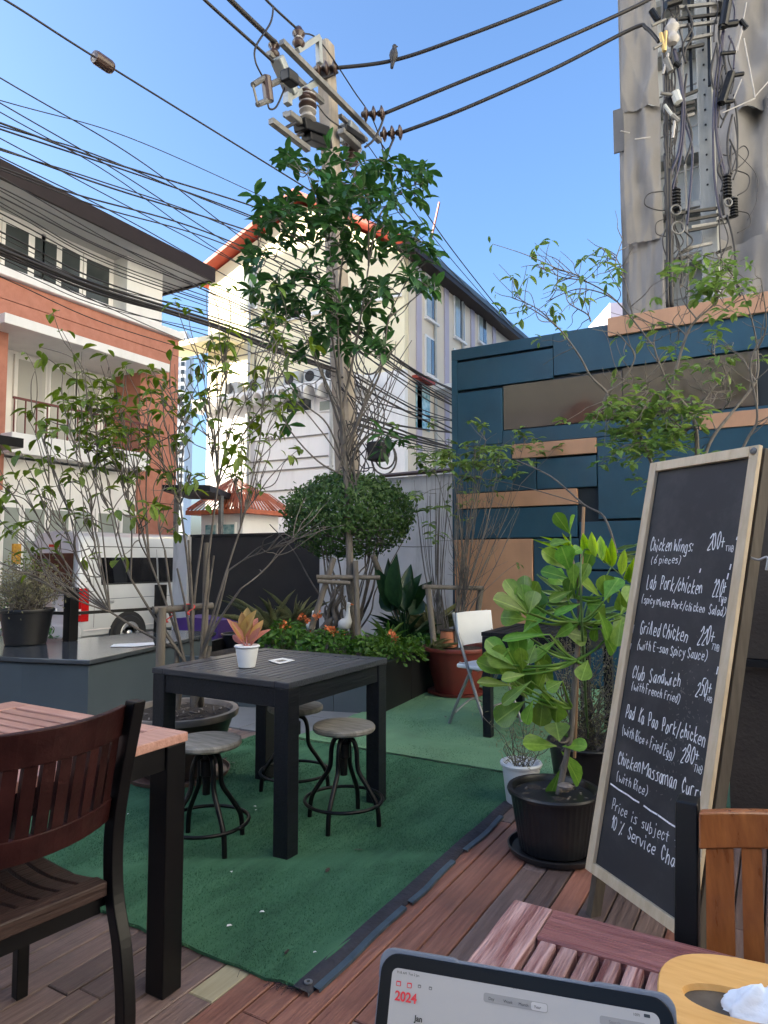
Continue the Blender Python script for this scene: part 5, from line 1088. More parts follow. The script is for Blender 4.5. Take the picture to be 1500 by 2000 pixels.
mb.f += [(4*n+i, 4*n+(i+1)%n, (i+1)%n, i) for i in range(n)]
mb.build('lid', M['bamboo'], tz)
MB().add(oval(la-.01, lb-.01, 2.4, zl-.0065), [tuple(range(48))]).build('inner_shade', M['boardside'], tz)
mb = MB(); n = 56; J_ = 22
for j in range(J_ + 1):
    f = j/J_; rr_ = (.04*(1-f*.2))*math.sqrt(max(.01, 1 - (f*.99)**2.4)) if j else .03
    for i in range(n):
        a = 2*PI*i/n; cr_ = mnoise.noise(Vector((math.cos(a)*2.2, math.sin(a)*2.2, f*2.5))); cr2 = abs(mnoise.noise(Vector((math.cos(a)*4+3, math.sin(a)*4, f*5))))
        r0 = rr_*(1 + .22*cr_ - .16*cr2); q = cxy + axu*(.0 + r0*math.cos(a)*1.15) + axv*(-.012 + r0*.6*math.sin(a)); mb.v.append((q.x, q.y, zl - .02 + .045*f + .006*cr_*f))
mb.f += [(j*n+i, j*n+(i+1)%n, (j+1)*n+(i+1)%n, (j+1)*n+i) for j in range(J_) for i in range(n)] + [tuple(J_*n+i for i in range(n))]
mb.build('tissue', M['tissue'], tz, smooth=True)
# ================================================================ POTS
def pot(name, label, c, rt0, rb0, h, m, rimw=.02, rimh=.03, saucer=None, msauc=None, ribs=0, soil=.05, cat='pot', mrim=None, group=None):
    t = thing(name, label, cat, (c[0], c[1], c[2]), group); n = 48 if not ribs else ribs*2; z0 = .014 if saucer else 0
    mb = MB(); prof = [(rb0*.94, z0), (rb0, z0+.008), (rt0, h-rimh)]
    for k, (r, z) in enumerate(prof):
        for i in range(n):
            a = 2*PI*i/n; rr = r*(1 + (.010 if ribs and i % 2 and k else 0)); mb.v.append((c[0]+rr*math.cos(a), c[1]+rr*math.sin(a), c[2]+z))
    for k in range(2): mb.f += [(k*n+i, k*n+(i+1)%n, (k+1)*n+(i+1)%n, (k+1)*n+i) for i in range(n)]
    mb.f.append(tuple(reversed(range(n)))); mb.build('body', M[m], t, smooth=not ribs, auto=40)
    MB().lathe([(rt0-.006,h-rimh-.004),(rt0+rimw,h-rimh),(rt0+rimw+.004,h-rimh*.4),(rt0+rimw,h),(rt0-.004,h),(rt0-.012,h-.01),(rt0-.02,h-soil-.02)], 48, c).build('rim', M[mrim or m], t, smooth=True, auto=40)
    mb = MB(); k = 14
    for j in range(8):
        for i in range(k*2): a = 2*PI*i/(k*2); r = (rt0-.014)*j/7; mb.v.append((c[0]+r*math.cos(a), c[1]+r*math.sin(a), c[2]+h-soil+.014*mnoise.noise(Vector((r*14*math.cos(a), r*14*math.sin(a), c[0])))))
    mb.f += [(j*2*k+i, j*2*k+(i+1)%(2*k), (j+1)*2*k+(i+1)%(2*k), (j+1)*2*k+i) for j in range(7) for i in range(2*k)]; mb.build('soil', M['soil'], t, smooth=True)
    if saucer: MB().lathe([(saucer*.85,0),(saucer,.006),(saucer+.008,.028),(saucer,.03),(saucer-.012,.012),(.01,.0105)], 48, c).build('saucer', M[msauc or m], t, smooth=True, auto=40)
    return t
def chips(t, c, r, z, n, seed, m='paper', s=(.01,.03)):
    q = random.Random(seed)
    for k in range(n):
        a = q.uniform(0, 6.28); rr = r*math.sqrt(q.random()); p = Vector((c[0]+rr*math.cos(a), c[1]+rr*math.sin(a), z + .006)); d = Vector((q.gauss(0,1), q.gauss(0,1), q.gauss(0,.3))).normalized()
        MB().beam(p, p + d*q.uniform(*s), .008, .003).build('litter', M[m], t)
# ================================================================ LEAF TOOLS
def leaf_mesh(name, prof, m, fold=.12, curl=.12, nst=None):
    mb = MB(); k = len(prof)
    for t, w in prof:
        z = -curl*t*t; mb.v += [(-w, t, z + fold*w), (0, t, z), (w, t, z + fold*w)]
    for i in range(k-1): o = i*3; mb.f += [(o, o+1, o+4, o+3), (o+1, o+2, o+5, o+4)]
    return mb.mesh(name, m, smooth=True)
OV = [(0,.02),(.06,.05),(.25,.30),(.5,.5),(.75,.42),(.92,.2),(1,.015)]            # pointed oval
OB = [(0,.03),(.08,.06),(.3,.22),(.55,.42),(.75,.5),(.9,.40),(.97,.22),(1,.06)]    # paddle shaped
LA = [(0,.05),(.15,.3),(.4,.5),(.7,.38),(.9,.16),(1,.01)]                          # lance
def orient(d, nrm):
    y = Vector(d).normalized(); z = Vector(nrm) - y*Vector(nrm).dot(y)
    if z.length < 1e-3: z = y.orthogonal()
    z.normalize(); x = y.cross(z); return Matrix((x, y, z)).transposed()
def leaf(par, me, p, d, nrm, L, W, nm='leaf'):
    o = bpy.data.objects.new(nm, me); COL.objects.link(o); o.parent = par; o.location = Vector(p) - Vector(root_loc(par))
    o.rotation_euler = orient(d, nrm).to_euler(); o.scale = (W, L, L); return o
class Bulk:
    def __init__(s, me):
        s.v = np.array([v.co[:] for v in me.vertices]); s.f = [tuple(p.vertices) for p in me.polygons]; s.V = []; s.n = 0; s.me = me
    def add(s, p, d, nrm, L, W):
        Mx = np.array(orient(d, nrm)); s.V.append((s.v * np.array((W, L, L))) @ Mx.T + np.array(p)); s.n += 1
    def build(s, name, par, kind='stuff'):
        V = np.concatenate(s.V) - np.array(root_loc(par)); nv = len(s.v); fa = np.array(s.f); F = (fa[None] + (np.arange(s.n)*nv)[:, None, None]).reshape(-1, 4)
        me = bpy.data.meshes.new(name); me.from_pydata(V.tolist(), [], F.tolist()); me.materials.append(s.me.materials[0]); me.polygons.foreach_set('use_smooth', [True]*len(me.polygons)); me.update()
        o = bpy.data.objects.new(name, me); COL.objects.link(o); o.parent = par
        if kind: o['kind'] = kind
        return o
def rv(q, s=1): return Vector((q.gauss(0,s), q.gauss(0,s), q.gauss(0,s)))
def whorl(q, p, axis, n, L, W, droop, out):
    a = Vector(axis).normalized(); b = a.orthogonal().normalized(); c = a.cross(b); ph = q.uniform(0, 6.28)
    for k in range(n):
        an = ph + 2.4*k + q.gauss(0,.25); d = (b*math.cos(an) + c*math.sin(an))*q.uniform(.7,1.2) + a*q.uniform(.1,.8) + Vector((0,0,-droop)) + rv(q,.12)
        l = L*q.uniform(.55,1.25); out.append((Vector(p) + rv(q,.012), d, Vector((0,0,1)) + rv(q,.25) + a*.3, l, W*l/L*q.uniform(.85,1.15)))
def stems_mesh(lst, n=6):
    mb = MB()
    for pts, r0, r1 in lst:
        P = bez(pts, 5) if len(pts) > 2 else pts; k = len(P); mb.tube(P, [r0 + (r1-r0)*i/(k-1) for i in range(k)], n, cap=False)
    return mb
def jitterline(q, a, b, k, amp):
    L = (b-a).length; return [a.lerp(b, i/k) + (rv(q, amp*L) if 0 < i < k else Vector((0,0,0))) for i in range(k+1)]
def finish_leaves(par, leaves, me, nmax=300, name='foliage'):
    """largest in view become leaf objects, the rest one joined part"""
    def size(l): return l[3] / max(.3, (l[0] - CAMP).length)
    leaves = sorted(leaves, key=size, reverse=True); cr = None
    if len(leaves) > nmax:
        B = Bulk(me)
        for l in leaves[nmax:]: B.add(*l)
        cr = B.build(name, par)
    for l in leaves[:nmax]: leaf(par, me, *l)
# ================================================================ CENTRAL TREE
tb0 = atz(692, 1262, .38); tr = thing('slim_tree', 'slim tall tree with dark glossy leaves rising in front of the pole', 'tree', tuple(tb0)); q = random.Random(21)
D0 = 6.85
T = [tb0, atd(686,1150,6.83), atd(681,1040,6.85), atd(678,960,6.85), atd(672,880,6.85), atd(668,800,6.85)]
tk = MB(); P = bez(T, 6); tk.tube(P, [.042 - .016*i/(len(P)-1) for i in range(len(P))], 12); tk.build('trunk', M['bark'], tr, smooth=True)
S = []
fork = T[-2]
limbs = [[(672,880),(664,760),(660,640),(655,560),(640,470)], [(668,800),(690,700),(706,610),(720,520),(735,430)], [(672,860),(640,760),(610,690),(585,620)], [(668,800),(655,700),(630,560),(600,480),(560,420)],
         [(674,900),(700,820),(745,720),(760,620),(800,540)], [(660,640),(665,540),(680,440),(690,360)], [(706,610),(745,560),(790,500),(820,470)], [(655,560),(600,530),(540,500),(505,480)], [(735,430),(765,390),(810,360)], [(640,470),(620,400),(600,340)],
         [(676,920),(640,830),(595,790),(560,745)], [(672,880),(706,800),(730,740),(790,655)], [(690,360),(700,320),(740,310)], [(675,930),(620,900),(560,830),(545,760)], [(760,620),(800,590),(835,560)], [(690,880),(720,850),(755,850),(790,858)], [(720,520),(720,450),(720,380)], [(600,480),(560,450),(520,385)]]
LP = []
for i, l in enumerate(limbs):
    dz = q.uniform(-.35,.35); pts = [atd(x, y, D0 + dz*k/(len(l)-1)) for k, (x, y) in enumerate(l)]; S.append((pts, .016 if i < 6 else .011, .004)); LP.append(pts)
poly = [(560,300),(640,282),(700,290),(760,300),(838,330),(842,400),(832,455),(850,500),(848,565),(800,600),(775,640),(750,690),(690,705),(640,690),(590,700),(520,640),(485,560),(472,480),(500,440),(500,378),(540,385),(548,300)]
def inpoly(x, y, P):
    c = False; j = len(P)-1
    for i in range(len(P)):
        if (P[i][1] > y) != (P[j][1] > y) and x < (P[j][0]-P[i][0])*(y-P[i][1])/(P[j][1]-P[i][1]) + P[i][0]: c = not c
        j = i
    return c
allp = [p for l in LP for p in bez(l, 6)]
LV = []; cnt = 0
while cnt < 205:
    x, y = q.uniform(465,855), q.uniform(280,715)
    if not inpoly(x, y, poly): continue
    if mnoise.noise(Vector((x*.016, y*.016, 4))) < -.22: continue
    p = atd(x, y, D0 + q.uniform(-.75,.75)); nb = min(allp, key=lambda a: (a-p).length)
    S.append((jitterline(q, nb, p, 3, .05), .006, .0025)); ax = (p - nb).normalized()*.7 + Vector((0,0,.6)); whorl(q, p, ax, q.randint(6,10), .15, .062, .3, LV); cnt += 1
    if q.random() < .5: whorl(q, nb.lerp(p, .6), ax, 3, .14, .058, .3, LV)
for (x, y, n) in ((498,385,5),(520,400,5),(560,300,6),(832,350,7),(845,505,6),(812,558,8),(838,455,5),(780,858,9),(755,850,7),(745,880,6),(560,830,6),(545,775,6),(575,760,5),(850,560,5),(822,330,6),(640,290,5)):
    p = atd(x, y, D0 + q.uniform(-.3,.3)); nb = min(allp, key=lambda a: (a-p).length); S.append((jitterline(q, nb, p, 3, .05), .006, .0025)); whorl(q, p, (p-nb).normalized() + Vector((0,0,.3)), n, .165, .066, .2, LV)
# bare whips beside the trunk
for k in range(16):
    a = atd(q.uniform(660,700), q.uniform(840,980), D0 + q.uniform(-.1,.1)); b = atd(q.uniform(520,830), q.uniform(600,760), D0 + q.uniform(-.5,.5)); S.append((jitterline(q, a, b, 4, .035), .009, .0035))
stems_mesh(S).build('branches', M['barkdark'], tr, smooth=True)
lm = leaf_mesh('tree_leaf', OV, M['l_tree'], .2, .18); finish_leaves(tr, LV, lm)
# ---- stakes holding the tree
sk = thing('tree_stakes', 'weathered wooden stakes and crossbars propping the slim tree', 'stakes', tuple(tb0))
for (a, b, r) in (((608,1228,6.75),(652,1090,6.8),.03), ((776,1200,7.2),(728,1085,6.9),.028), ((700,1258,6.7),(694,1095,6.75),.028)): MB().tube([atd(*a), atd(*b)], r, 8).build('stake', M['stake'], sk, smooth=True, auto=50)
for (a, b, r) in (((618,1127,6.7),(742,1128,6.78),.022), ((620,1135,6.66),(684,1139,6.7),.02)): MB().tube([atd(*a), atd(*b)], r, 8).build('crossbar', M['stake'], sk, smooth=True, auto=50)
# ================================================================ ROUND TOPIARY
tc_ = atd(682, 1012, 7.35); tbx = atz(690, 1215, .38) if 0 else Vector((tc_.x + .02, tc_.y, .36)); tp_ = thing('round_topiary', 'dense rounded topiary bush on bare stems behind the table', 'tree', tuple(tbx)); q = random.Random(5); S = []
rx, rz = .69, .475
for k in range(16):
    e = Vector((q.gauss(0,.3), q.gauss(0,.3), q.uniform(-.28,.15))); S.append((jitterline(q, tbx + Vector((q.gauss(0,.05), q.gauss(0,.05), 0)), tc_ + e, 4, .03), .02 if k < 6 else .011, .005))
    for _ in range(4): S.append((jitterline(q, tc_ + e*.8 + Vector((0,0,-.12)), tc_ + Vector((q.gauss(0,.38), q.gauss(0,.38), q.uniform(-.35,.1))), 3, .05), .006, .003))
stems_mesh(S).build('stems', M['barkdark'], tp_, smooth=True)
bm_ = leaf_mesh('topiary_leaf', OV, M['l_box'], .2, .15); B = Bulk(bm_); lst = []
for k in range(12500):
    d = rv(q, 1).normalized(); bumpy = 1 + .07*mnoise.noise(d*2.4) + .09*mnoise.noise(d*6); r = bumpy*(q.uniform(.62,1.03)**.5)
    if d.z < -.35 and q.random() < .55: continue
    p = tc_ + Vector((d.x*rx*r, d.y*rx*r, d.z*rz*r*(1.0 if d.z > 0 else .92))); nrm = d + rv(q,.5); dd = d.cross(rv(q,1)).normalized() + d*q.uniform(0,.9) + Vector((0,0,.1)); L = q.uniform(.035,.06); B.add(p, dd, nrm, L, L*.45)
for k in range(40):
    d = rv(q,1).normalized(); d.z = abs(d.z)*.8; p = tc_ + Vector((d.x*rx, d.y*rx, d.z*rz))*1.02
    for _ in range(6): B.add(p + d*q.uniform(0,.12) + rv(q,.012), d + rv(q,.5), rv(q,1), .05, .022)
cr_ = B.build('crown', tp_)
# ================================================================ LEFT SHRUB IN BIG POT
c = (-3.12, 2.98, .012); lp = pot('large_pot', 'large dark brown pot with worn rim holding the open shrub', c, .315, .21, .375, 'potbrown', .025, .035, .29, 'saucer', soil=.03, mrim='potrim'); chips(lp, c, .27, .36, 46, 3, 's' if 0 else 'potrim', (.015,.05))
sb0 = Vector((-3.1, 3.0, .35)); ls = thing('open_shrub', 'wide open shrub with bare grey stems and sparse olive leaves', 'shrub', tuple(sb0)); q = random.Random(31); S = []; LV = []; DS = 4.1
forkpts = [(360,1290),(375,1275),(392,1282),(345,1268),(410,1262)]
b0 = [atd(345,1385,DS), atd(378,1380,DS), atd(392,1378,DS+.08)]
for i, f in enumerate(forkpts): S.append(([b0[i % 3], atd((f[0]*.5 + (345,378,392)[i%3]*.5), 1335, DS), atd(*f, DS)], .021 if i < 3 else .015, .013))
tips = [(0,872,1),(5,985,1),(12,1092,0),(25,965,1),(85,915,1),(62,800,1),(75,905,1),(150,742,1),(205,690,1),(235,805,1),(285,770,1),(118,760,1),(170,790,1),(330,742,1),(300,850,1),(395,705,1),(420,690,1),(440,668,1),(490,822,1),(535,795,1),(510,955,1),(582,1038,0),(548,1062,0),(20,1040,1),(140,1000,1),(250,930,1),(345,860,1),(380,930,1),(460,930,1),(445,780,1),(410,820,1),(225,905,1),(265,1010,1),(310,990,1),(60,1120,0),(545,670,1),(500,720,1),(555,720,1),(400,770,1),(362,800,1),(150,870,1),(330,920,1),(200,960,1)]
pts_all = []; NODES = [(255,1130),(292,1095),(322,1075),(346,1110),(368,1055),(396,1045),(418,1085),(445,1115),(470,1150),(298,1185),(215,1195),(352,985),(425,950),(470,1030)]; ND = []
for (x, y) in NODES:
    f = min(forkpts, key=lambda p: abs(p[0] - (375 + (x-360)*.2))); dz = q.uniform(-.2,.2); a = atd(*f, DS); b = atd(x, y, DS + dz); m_ = atd(f[0] + (x-f[0])*.45 + q.uniform(-6,6), f[1] + (y-f[1])*.5 + 6, DS + dz*.5); S.append(([a, m_, b], .0095, .006)); ND.append((x, y, dz)); pts_all += [m_, b]
for i, (x, y, lf) in enumerate(tips):
    nd = min(ND, key=lambda n: math.hypot((n[0]-x)*1.6, (n[1]-y)*.6) + (0 if n[1] > y + 20 else 900) + q.uniform(0,60)); f = nd[:2]; dz = nd[2] + q.uniform(-.4,.4); far = abs(x - f[0])
    mid = (f[0] + (x-f[0])*.38 + q.uniform(-9,9), f[1] + (y-f[1])*.42 + far*.05 + q.uniform(-8,10)); m2 = (f[0] + (x-f[0])*.72 + q.uniform(-6,6), f[1] + (y-f[1])*.74 + far*.02)
    if x < 120 and y > 850: mid = (f[0] + (x-f[0])*.35, f[1] + (y-f[1])*.25); m2 = (f[0] + (x-f[0])*.68, f[1] + (y-f[1])*.6)
    P = [atd(*f, DS + nd[2]), atd(*mid, DS + nd[2] + (dz-nd[2])*.4), atd(*m2, DS + nd[2] + (dz-nd[2])*.7), atd(x, y, DS + dz)]; S.append((P, .0052, .0018)); PB = bez(P, 6); pts_all += PB
    for _ in range(7):
        a = q.choice(PB[5:]); tx_ = a + (PB[-1]-PB[-6]).normalized()*q.uniform(.12,.4) + rv(q,.09); S.append((jitterline(q, a, tx_, 3, .05), .004, .0016))
        if lf and q.random() < .72: whorl(q, tx_, tx_ - a, q.randint(2,4), .082, .035, .5, LV)
    if lf:
        whorl(q, P[-1], P[-1]-P[-2], q.randint(4,6), .088, .038, .5, LV)
for k in range(52):                                              # denser green clump
    x, y = q.gauss(215,62), q.gauss(825,42); p = atd(x, y, DS + q.uniform(-.3,.3)); nb = min(pts_all, key=lambda a: (a-p).length); S.append((jitterline(q, nb, p, 3, .05), .0035, .0016)); whorl(q, p, Vector((0,0,1)), q.randint(3,5), .085, .040, .4, LV)
stems_mesh(S).build('branches', M['barkdark'], ls, smooth=True); lm = leaf_mesh('shrub_leaf', OV, M['l_shrub'], .25, .3); finish_leaves(ls, LV, lm)
# stakes of the shrub
sk = thing('shrub_stakes', 'grey wooden stakes with crossbar tied with red string around the shrub', 'stakes', tuple(atd(312,1388,DS-.1)))
MB().tube([atd(310,1392,DS-.12), atd(316,1186,DS-.12)], .026, 8).build('stake', M['stake'], sk, smooth=True, auto=50); MB().tube([atd(398,1330,DS+.2), atd(404,1060,DS+.25)], .02, 8).build('stake', M['stake'], sk, smooth=True, auto=50)
MB().tube([atd(300,1192,DS-.14), atd(415,1183,DS+.1)], .021, 8).build('crossbar', M['barkdark'], sk, smooth=True, auto=50)
for px in (368, 326):
    cc = atd(px, 1190 if px > 350 else 1205, DS-.05); MB().tube([cc + Vector((.028*math.cos(a)+.01*math.sin(3*a), .02*math.sin(2*a), .03*math.sin(a))) for a in np.linspace(0, 12.5, 40)], .0035, 5).build('red_string', M['redstr'], sk)
# ================================================================ RIGHT SHRUB BEHIND CHALKBOARD
DR = 4.7; rb0 = atd(1185, 1330, DR); rb0.z = .3; rs = thing('leaning_shrub', 'tall pale twigged shrub spreading above the chalkboard before the blue wall', 'shrub', tuple(rb0)); q = random.Random(47); S = []; LV = []
def cc5(x, y): return (980 + x*.3467, 440 + y*.3467)
BR_ = [[(900,2350),(1080,1600),(1100,1290),(1080,1090),(990,960),(930,880),(860,690),(870,600)], [(1000,1900),(900,1500),(740,1110),(590,1000),(590,940),(500,850),(440,740),(330,590),(230,510),(130,450)], [(590,940),(680,880),(750,740),(700,660),(650,600)],
       [(960,960),(970,860),(1040,620),(1100,530),(1200,440),(1260,330)], [(1080,1090),(1160,960),(1280,820)], [(1090,1500),(1170,1230),(1300,1050),(1430,880),(1440,700),(1400,500),(1340,350)], [(1200,1600),(1370,1230),(1440,1080),(1400,800),(1450,650),(1520,600)],
       [(860,690),(650,430),(480,320),(330,290),(200,225)], [(650,430),(560,380),(420,360),(250,430)], [(500,540),(480,500),(380,440),(360,380)], [(740,520),(690,300),(640,180),(560,130)], [(480,320),(420,280),(300,240)], [(690,300),(640,220),(680,80)],
       [(1040,620),(960,560),(860,560),(740,500)], [(1440,700),(1490,560),(1460,300)], [(1100,530),(1020,420),(1000,300)], [(330,590),(200,470),(60,410)], [(1340,350),(1280,250),(1200,150)], [(1430,880),(1360,760),(1290,700)], [(1100,1120),(1000,1130),(830,930),(810,760)], [(1240,1040),(1290,960),(1240,780),(1160,700)]]
PR = []
for i, l in enumerate(BR_):
    dz = q.uniform(-.4,.4); P = [atd(*cc5(x, y), DR + (dz*k/(len(l)-1))) for k, (x, y) in enumerate(l)]; r0 = (.02,.013,.008,.014,.009,.013,.012)[i] if i < 7 else .006
    S.append((P, r0, .003)); PB = bez(P, 6); PR += PB
    for _ in range(7):
        a = q.choice(PB[3:]); b = a + (PB[-1]-PB[-4]).normalized()*q.uniform(.05,.25) + rv(q,.12); S.append((jitterline(q, a, b, 3, .06), .0035, .0015))
        if q.random() < .30: whorl(q, b, b-a, q.randint(2,4), .075, .032, .55, LV)
for (x, y, n, dr) in [(60,290,5,.7),(150,290,5,.7),(200,225,3,.7),(240,270,3,.8),(310,340,5,.9),(350,300,3,.9),(130,460,5,.9),(280,450,4,.9),(320,490,5,.9),(450,190,5,.7),(500,170,4,.8),(460,400,3,.9),(570,200,5,.8),(590,330,4,.8),(560,130,3,.8),(640,230,4,.8),(430,400,3,.8),(100,470,3,.8)]:
    p = atd(*cc5(x, y), DR + q.uniform(-.2,.2)); nb = min(PR, key=lambda a: (a-p).length); S.append((jitterline(q, nb, p, 2, .05), .003, .0016)); whorl(q, p, Vector((0,0,.5)), n, .085, .030, dr, LV)
for k in range(200):
    x, y = (q.gauss(830,150), q.gauss(1130,110)) if k < 150 else (q.gauss(1200,120), q.gauss(330,80)) if k < 182 else (q.gauss(1150,200), q.gauss(720,120))
    p = atd(*cc5(x, y), DR + q.uniform(-.35,.35)); nb = min(PR, key=lambda a: (a-p).length)
    if (nb-p).length > .6: continue
    S.append((jitterline(q, nb, p, 3, .05), .0035, .0015)); whorl(q, p, Vector((0,0,1)), q.randint(4,7), .082, .038, .4, LV)
stems_mesh(S).build('branches', M['bark'], rs, smooth=True); lm2 = leaf_mesh('right_shrub_leaf', OV, M['l_pale'], .25, .3); finish_leaves(rs, LV, lm2)
# ================================================================ RED POT SHRUB
c = (-2.70, 6.05, .008); rp0 = pot('large_pot', 'large red brown plastic pot in the corner by the planter', c, .30, .20, .44, 'potred', .02, .035, .27, 'potred', soil=.03)
b0 = Vector((-2.66, 6.05, .42)); ts = thing('twiggy_shrub', 'thin twiggy shrub rising from the red pot against the blue wall', 'shrub', tuple(b0)); q = random.Random(9); S = []; LV = []; DP = 6.6; PP = []
for k in range(38):
    x = q.gauss(925,52); y = q.uniform(850,1010); f = (q.uniform(890,910), q.uniform(1165,1215)); P = [atd(895 + q.uniform(-8,8), 1255, DP), atd(*f, DP), atd(f[0] + (x-f[0])*.5 + q.uniform(-8,8), f[1] + (y-f[1])*.5, DP + q.uniform(-.2,.2)), atd(x, y, DP + q.uniform(-.4,.4))]
    S.append((P, .009 if k < 5 else .005, .0022)); PB = bez(P, 6); PP += PB[8:]
    for _ in range(3):
        a = q.choice(PB[9:]); b = a + Vector((q.gauss(0,.08), q.gauss(0,.08), q.uniform(.05,.25))); S.append((jitterline(q, a, b, 2, .05), .003, .0015))
        if b.z > 1.6 and q.random() < .4: whorl(q, b, b-a, 3, .07, .03, .4, LV)
for k in range(26):                                              # thinner whips in front of the pale wall
    x = q.uniform(808,885); S.append(([atd(868 + q.uniform(-14,14), 1240, 7.0), atd(850 + (x-850)*.5, 1120, 7.0), atd(x, q.uniform(900,1010), 7.0 + q.uniform(-.3,.3))], .005, .0018)); PP += bez(S[-1][0], 6)[7:]
for k in range(70):
    x, y = (q.gauss(900,48), q.gauss(890,26)) if k < 40 else (q.gauss(1010,45), q.gauss(885,28)) if k < 55 else (q.uniform(805,880), q.uniform(860,1080))
    p = atd(x, y, DP + q.uniform(-.3,.4)); nb = min(PP, key=lambda a: (a-p).length); 
    if (nb-p).length > .75: continue
    S.append((jitterline(q, nb, p, 3, .04), .003, .0015)); whorl(q, p, Vector((0,0,1)), q.randint(5,8), .10, .046, .4, LV)
S.append(([atd(905,1190,DP), atd(950,1150,DP-.1), atd(985,1118,DP-.1), atd(1012,1098,DP-.1)], .004, .002)); S.append(([atd(920,1140,DP), atd(960,1112,DP-.1), atd(992,1096,DP-.1)], .003, .0015)); whorl(q, atd(1012,1098,DP-.1), Vector((1,0,-.3)), 4, .06, .03, .6, LV)
S.append(([atd(1010,900,DP-.5), atd(1075,930,DP-.9), atd(1140,985,DP-1.2), atd(1180,1010,DP-1.4), atd(1205,1080,DP-1.5)], .006, .009)); S.append(([atd(905,930,DP), atd(1000,945,DP-.3), atd(1140,985,DP-1.2)], .004, .005))
stems_mesh(S).build('branches', M['barkdark'], ts, smooth=True); lm3 = leaf_mesh('twiggy_shrub_leaf', OV, M['l_pale'], .25, .3); finish_leaves(ts, LV, lm3)
sk = thing('pot_stakes', 'brown wooden stake frame standing in the red pot', 'stakes', tuple(b0))
MB().tube([atd(848,1262,6.5), atd(836,1150,6.5)], .028, 8).build('stake', M['stake'], sk, smooth=True, auto=50); MB().tube([atd(928,1245,6.75), atd(939,1150,6.75)], .03, 8).build('stake', M['stake'], sk, smooth=True, auto=50); MB().tube([atd(826,1146,6.5), atd(944,1149,6.72)], .022, 8).build('crossbar', M['barkdark'], sk, smooth=True, auto=50)
cc = Vector((-2.80, 6.08, .43)); tpt = thing('terracotta_pot', 'small upturned terracotta pot inside the red pot', 'pot', tuple(cc)); MB().lathe([(.08,0),(.085,.01),(.07,.14),(.068,.15),(.001,.15)], 28, tuple(cc)).build('body', M['terra'], tpt, smooth=True, auto=40); MB().lathe([(.069,.151),(.078,.152),(.078,.165),(.03,.172)], 24, tuple(cc)).build('moss_cap', M['soil'], tpt, smooth=True)
# ================================================================ BLACK RIBBED POT + RUBBER PLANT
c = (-.90, 3.05, .002); rbp = pot('ribbed_pot', 'black ribbed plastic pot with saucer on the deck before the chalkboard', c, .186, .150, .272, 'potblack', .012, .022, .195, 'potblack', 44, .03)
chips(rbp, c, .15, .243, 14, 8, 'stake', (.008,.03)); bp0 = Vector((-.88, 3.05, .245)); cl = thing('rubber_plant', 'broad leaved plant with large bright green paddle leaves in ribbed pot', 'plant', tuple(bp0)); q = random.Random(13); DC = 3.08
def c4(x, y): return (900 + x*.3101, 980 + y*.31)
MB().tube(bez([bp0, atd(*c4(690,1480), DC+.03), atd(*c4(705,1300), DC+.03), atd(*c4(725,1000), DC+.04), atd(*c4(745,760), DC+.05), atd(*c4(735,520), DC+.04), atd(*c4(690,330), DC+.03)], 6), [.013]*18 + [.009]*19, 8).build('trunk', M['bark'], cl, smooth=True)
MB().lathe([(.001,.0),(.03,.002),(.034,.012),(.02,.02),(.001,.022)], 12, tuple(atd(*c4(660,1805), DC-.06))).build('stone', M['potrim'], cl)
CL = [(690,205,595,75,66),(687,200,705,85,48),(680,430,522,305,80),(690,440,640,285,100),(690,490,508,425,86),(712,545,705,395,62),(740,540,800,390,60),(890,612,758,478,92),(905,622,992,470,100),(910,650,798,640,84),(868,690,945,862,86),(880,800,980,952,92),(1010,735,985,905,70),(415,700,218,600,108),(412,690,285,485,80),(412,690,395,462,78),(415,700,385,522,86),(432,700,462,560,84),(415,742,250,722,92),(560,835,258,860,44),(330,1030,165,865,90),(350,1050,185,945,110),(382,1052,350,825,96),(392,1062,375,930,66),(282,1092,112,1000,86),(402,1090,265,1112,52),(322,1160,113,1128,50),(442,1130,258,1272,54),(402,1258,218,1385,110),(520,1200,500,1415,96),(455,1250,400,1400,64),(640,818,800,850,112),(610,870,430,1000,60),(540,1050,480,1165,86),(640,1130,545,1180,60),(602,1400,600,1285,108),(622,1512,600,1388,116),(604,1540,398,1512,92),(640,1542,792,1528,92),(632,1570,765,1772,112),(622,1690,560,1872,62),(762,640,590,705,40),(800,1000,760,1115,80),(700,560,560,620,50),(860,750,830,880,50),(540,640,480,720,60),(470,900,420,1010,70),(690,330,760,290,60),(690,250,560,260,56),(1000,560,1010,690,60)]
clm = leaf_mesh('paddle_leaf', OB, M['l_clusia'], .16, .10)
hubs = {}
for k in range(34):                                              # fill leaves around the stem
    b_ = q.choice(CL[2:36]); xa, ya = b_[0] + q.gauss(0,40), b_[1] + q.gauss(0,40); an = q.uniform(-2.6, -.5); l_ = q.uniform(130,200); CL.append((xa, ya, xa + l_*math.cos(an), ya + l_*math.sin(an), q.uniform(70,105)))
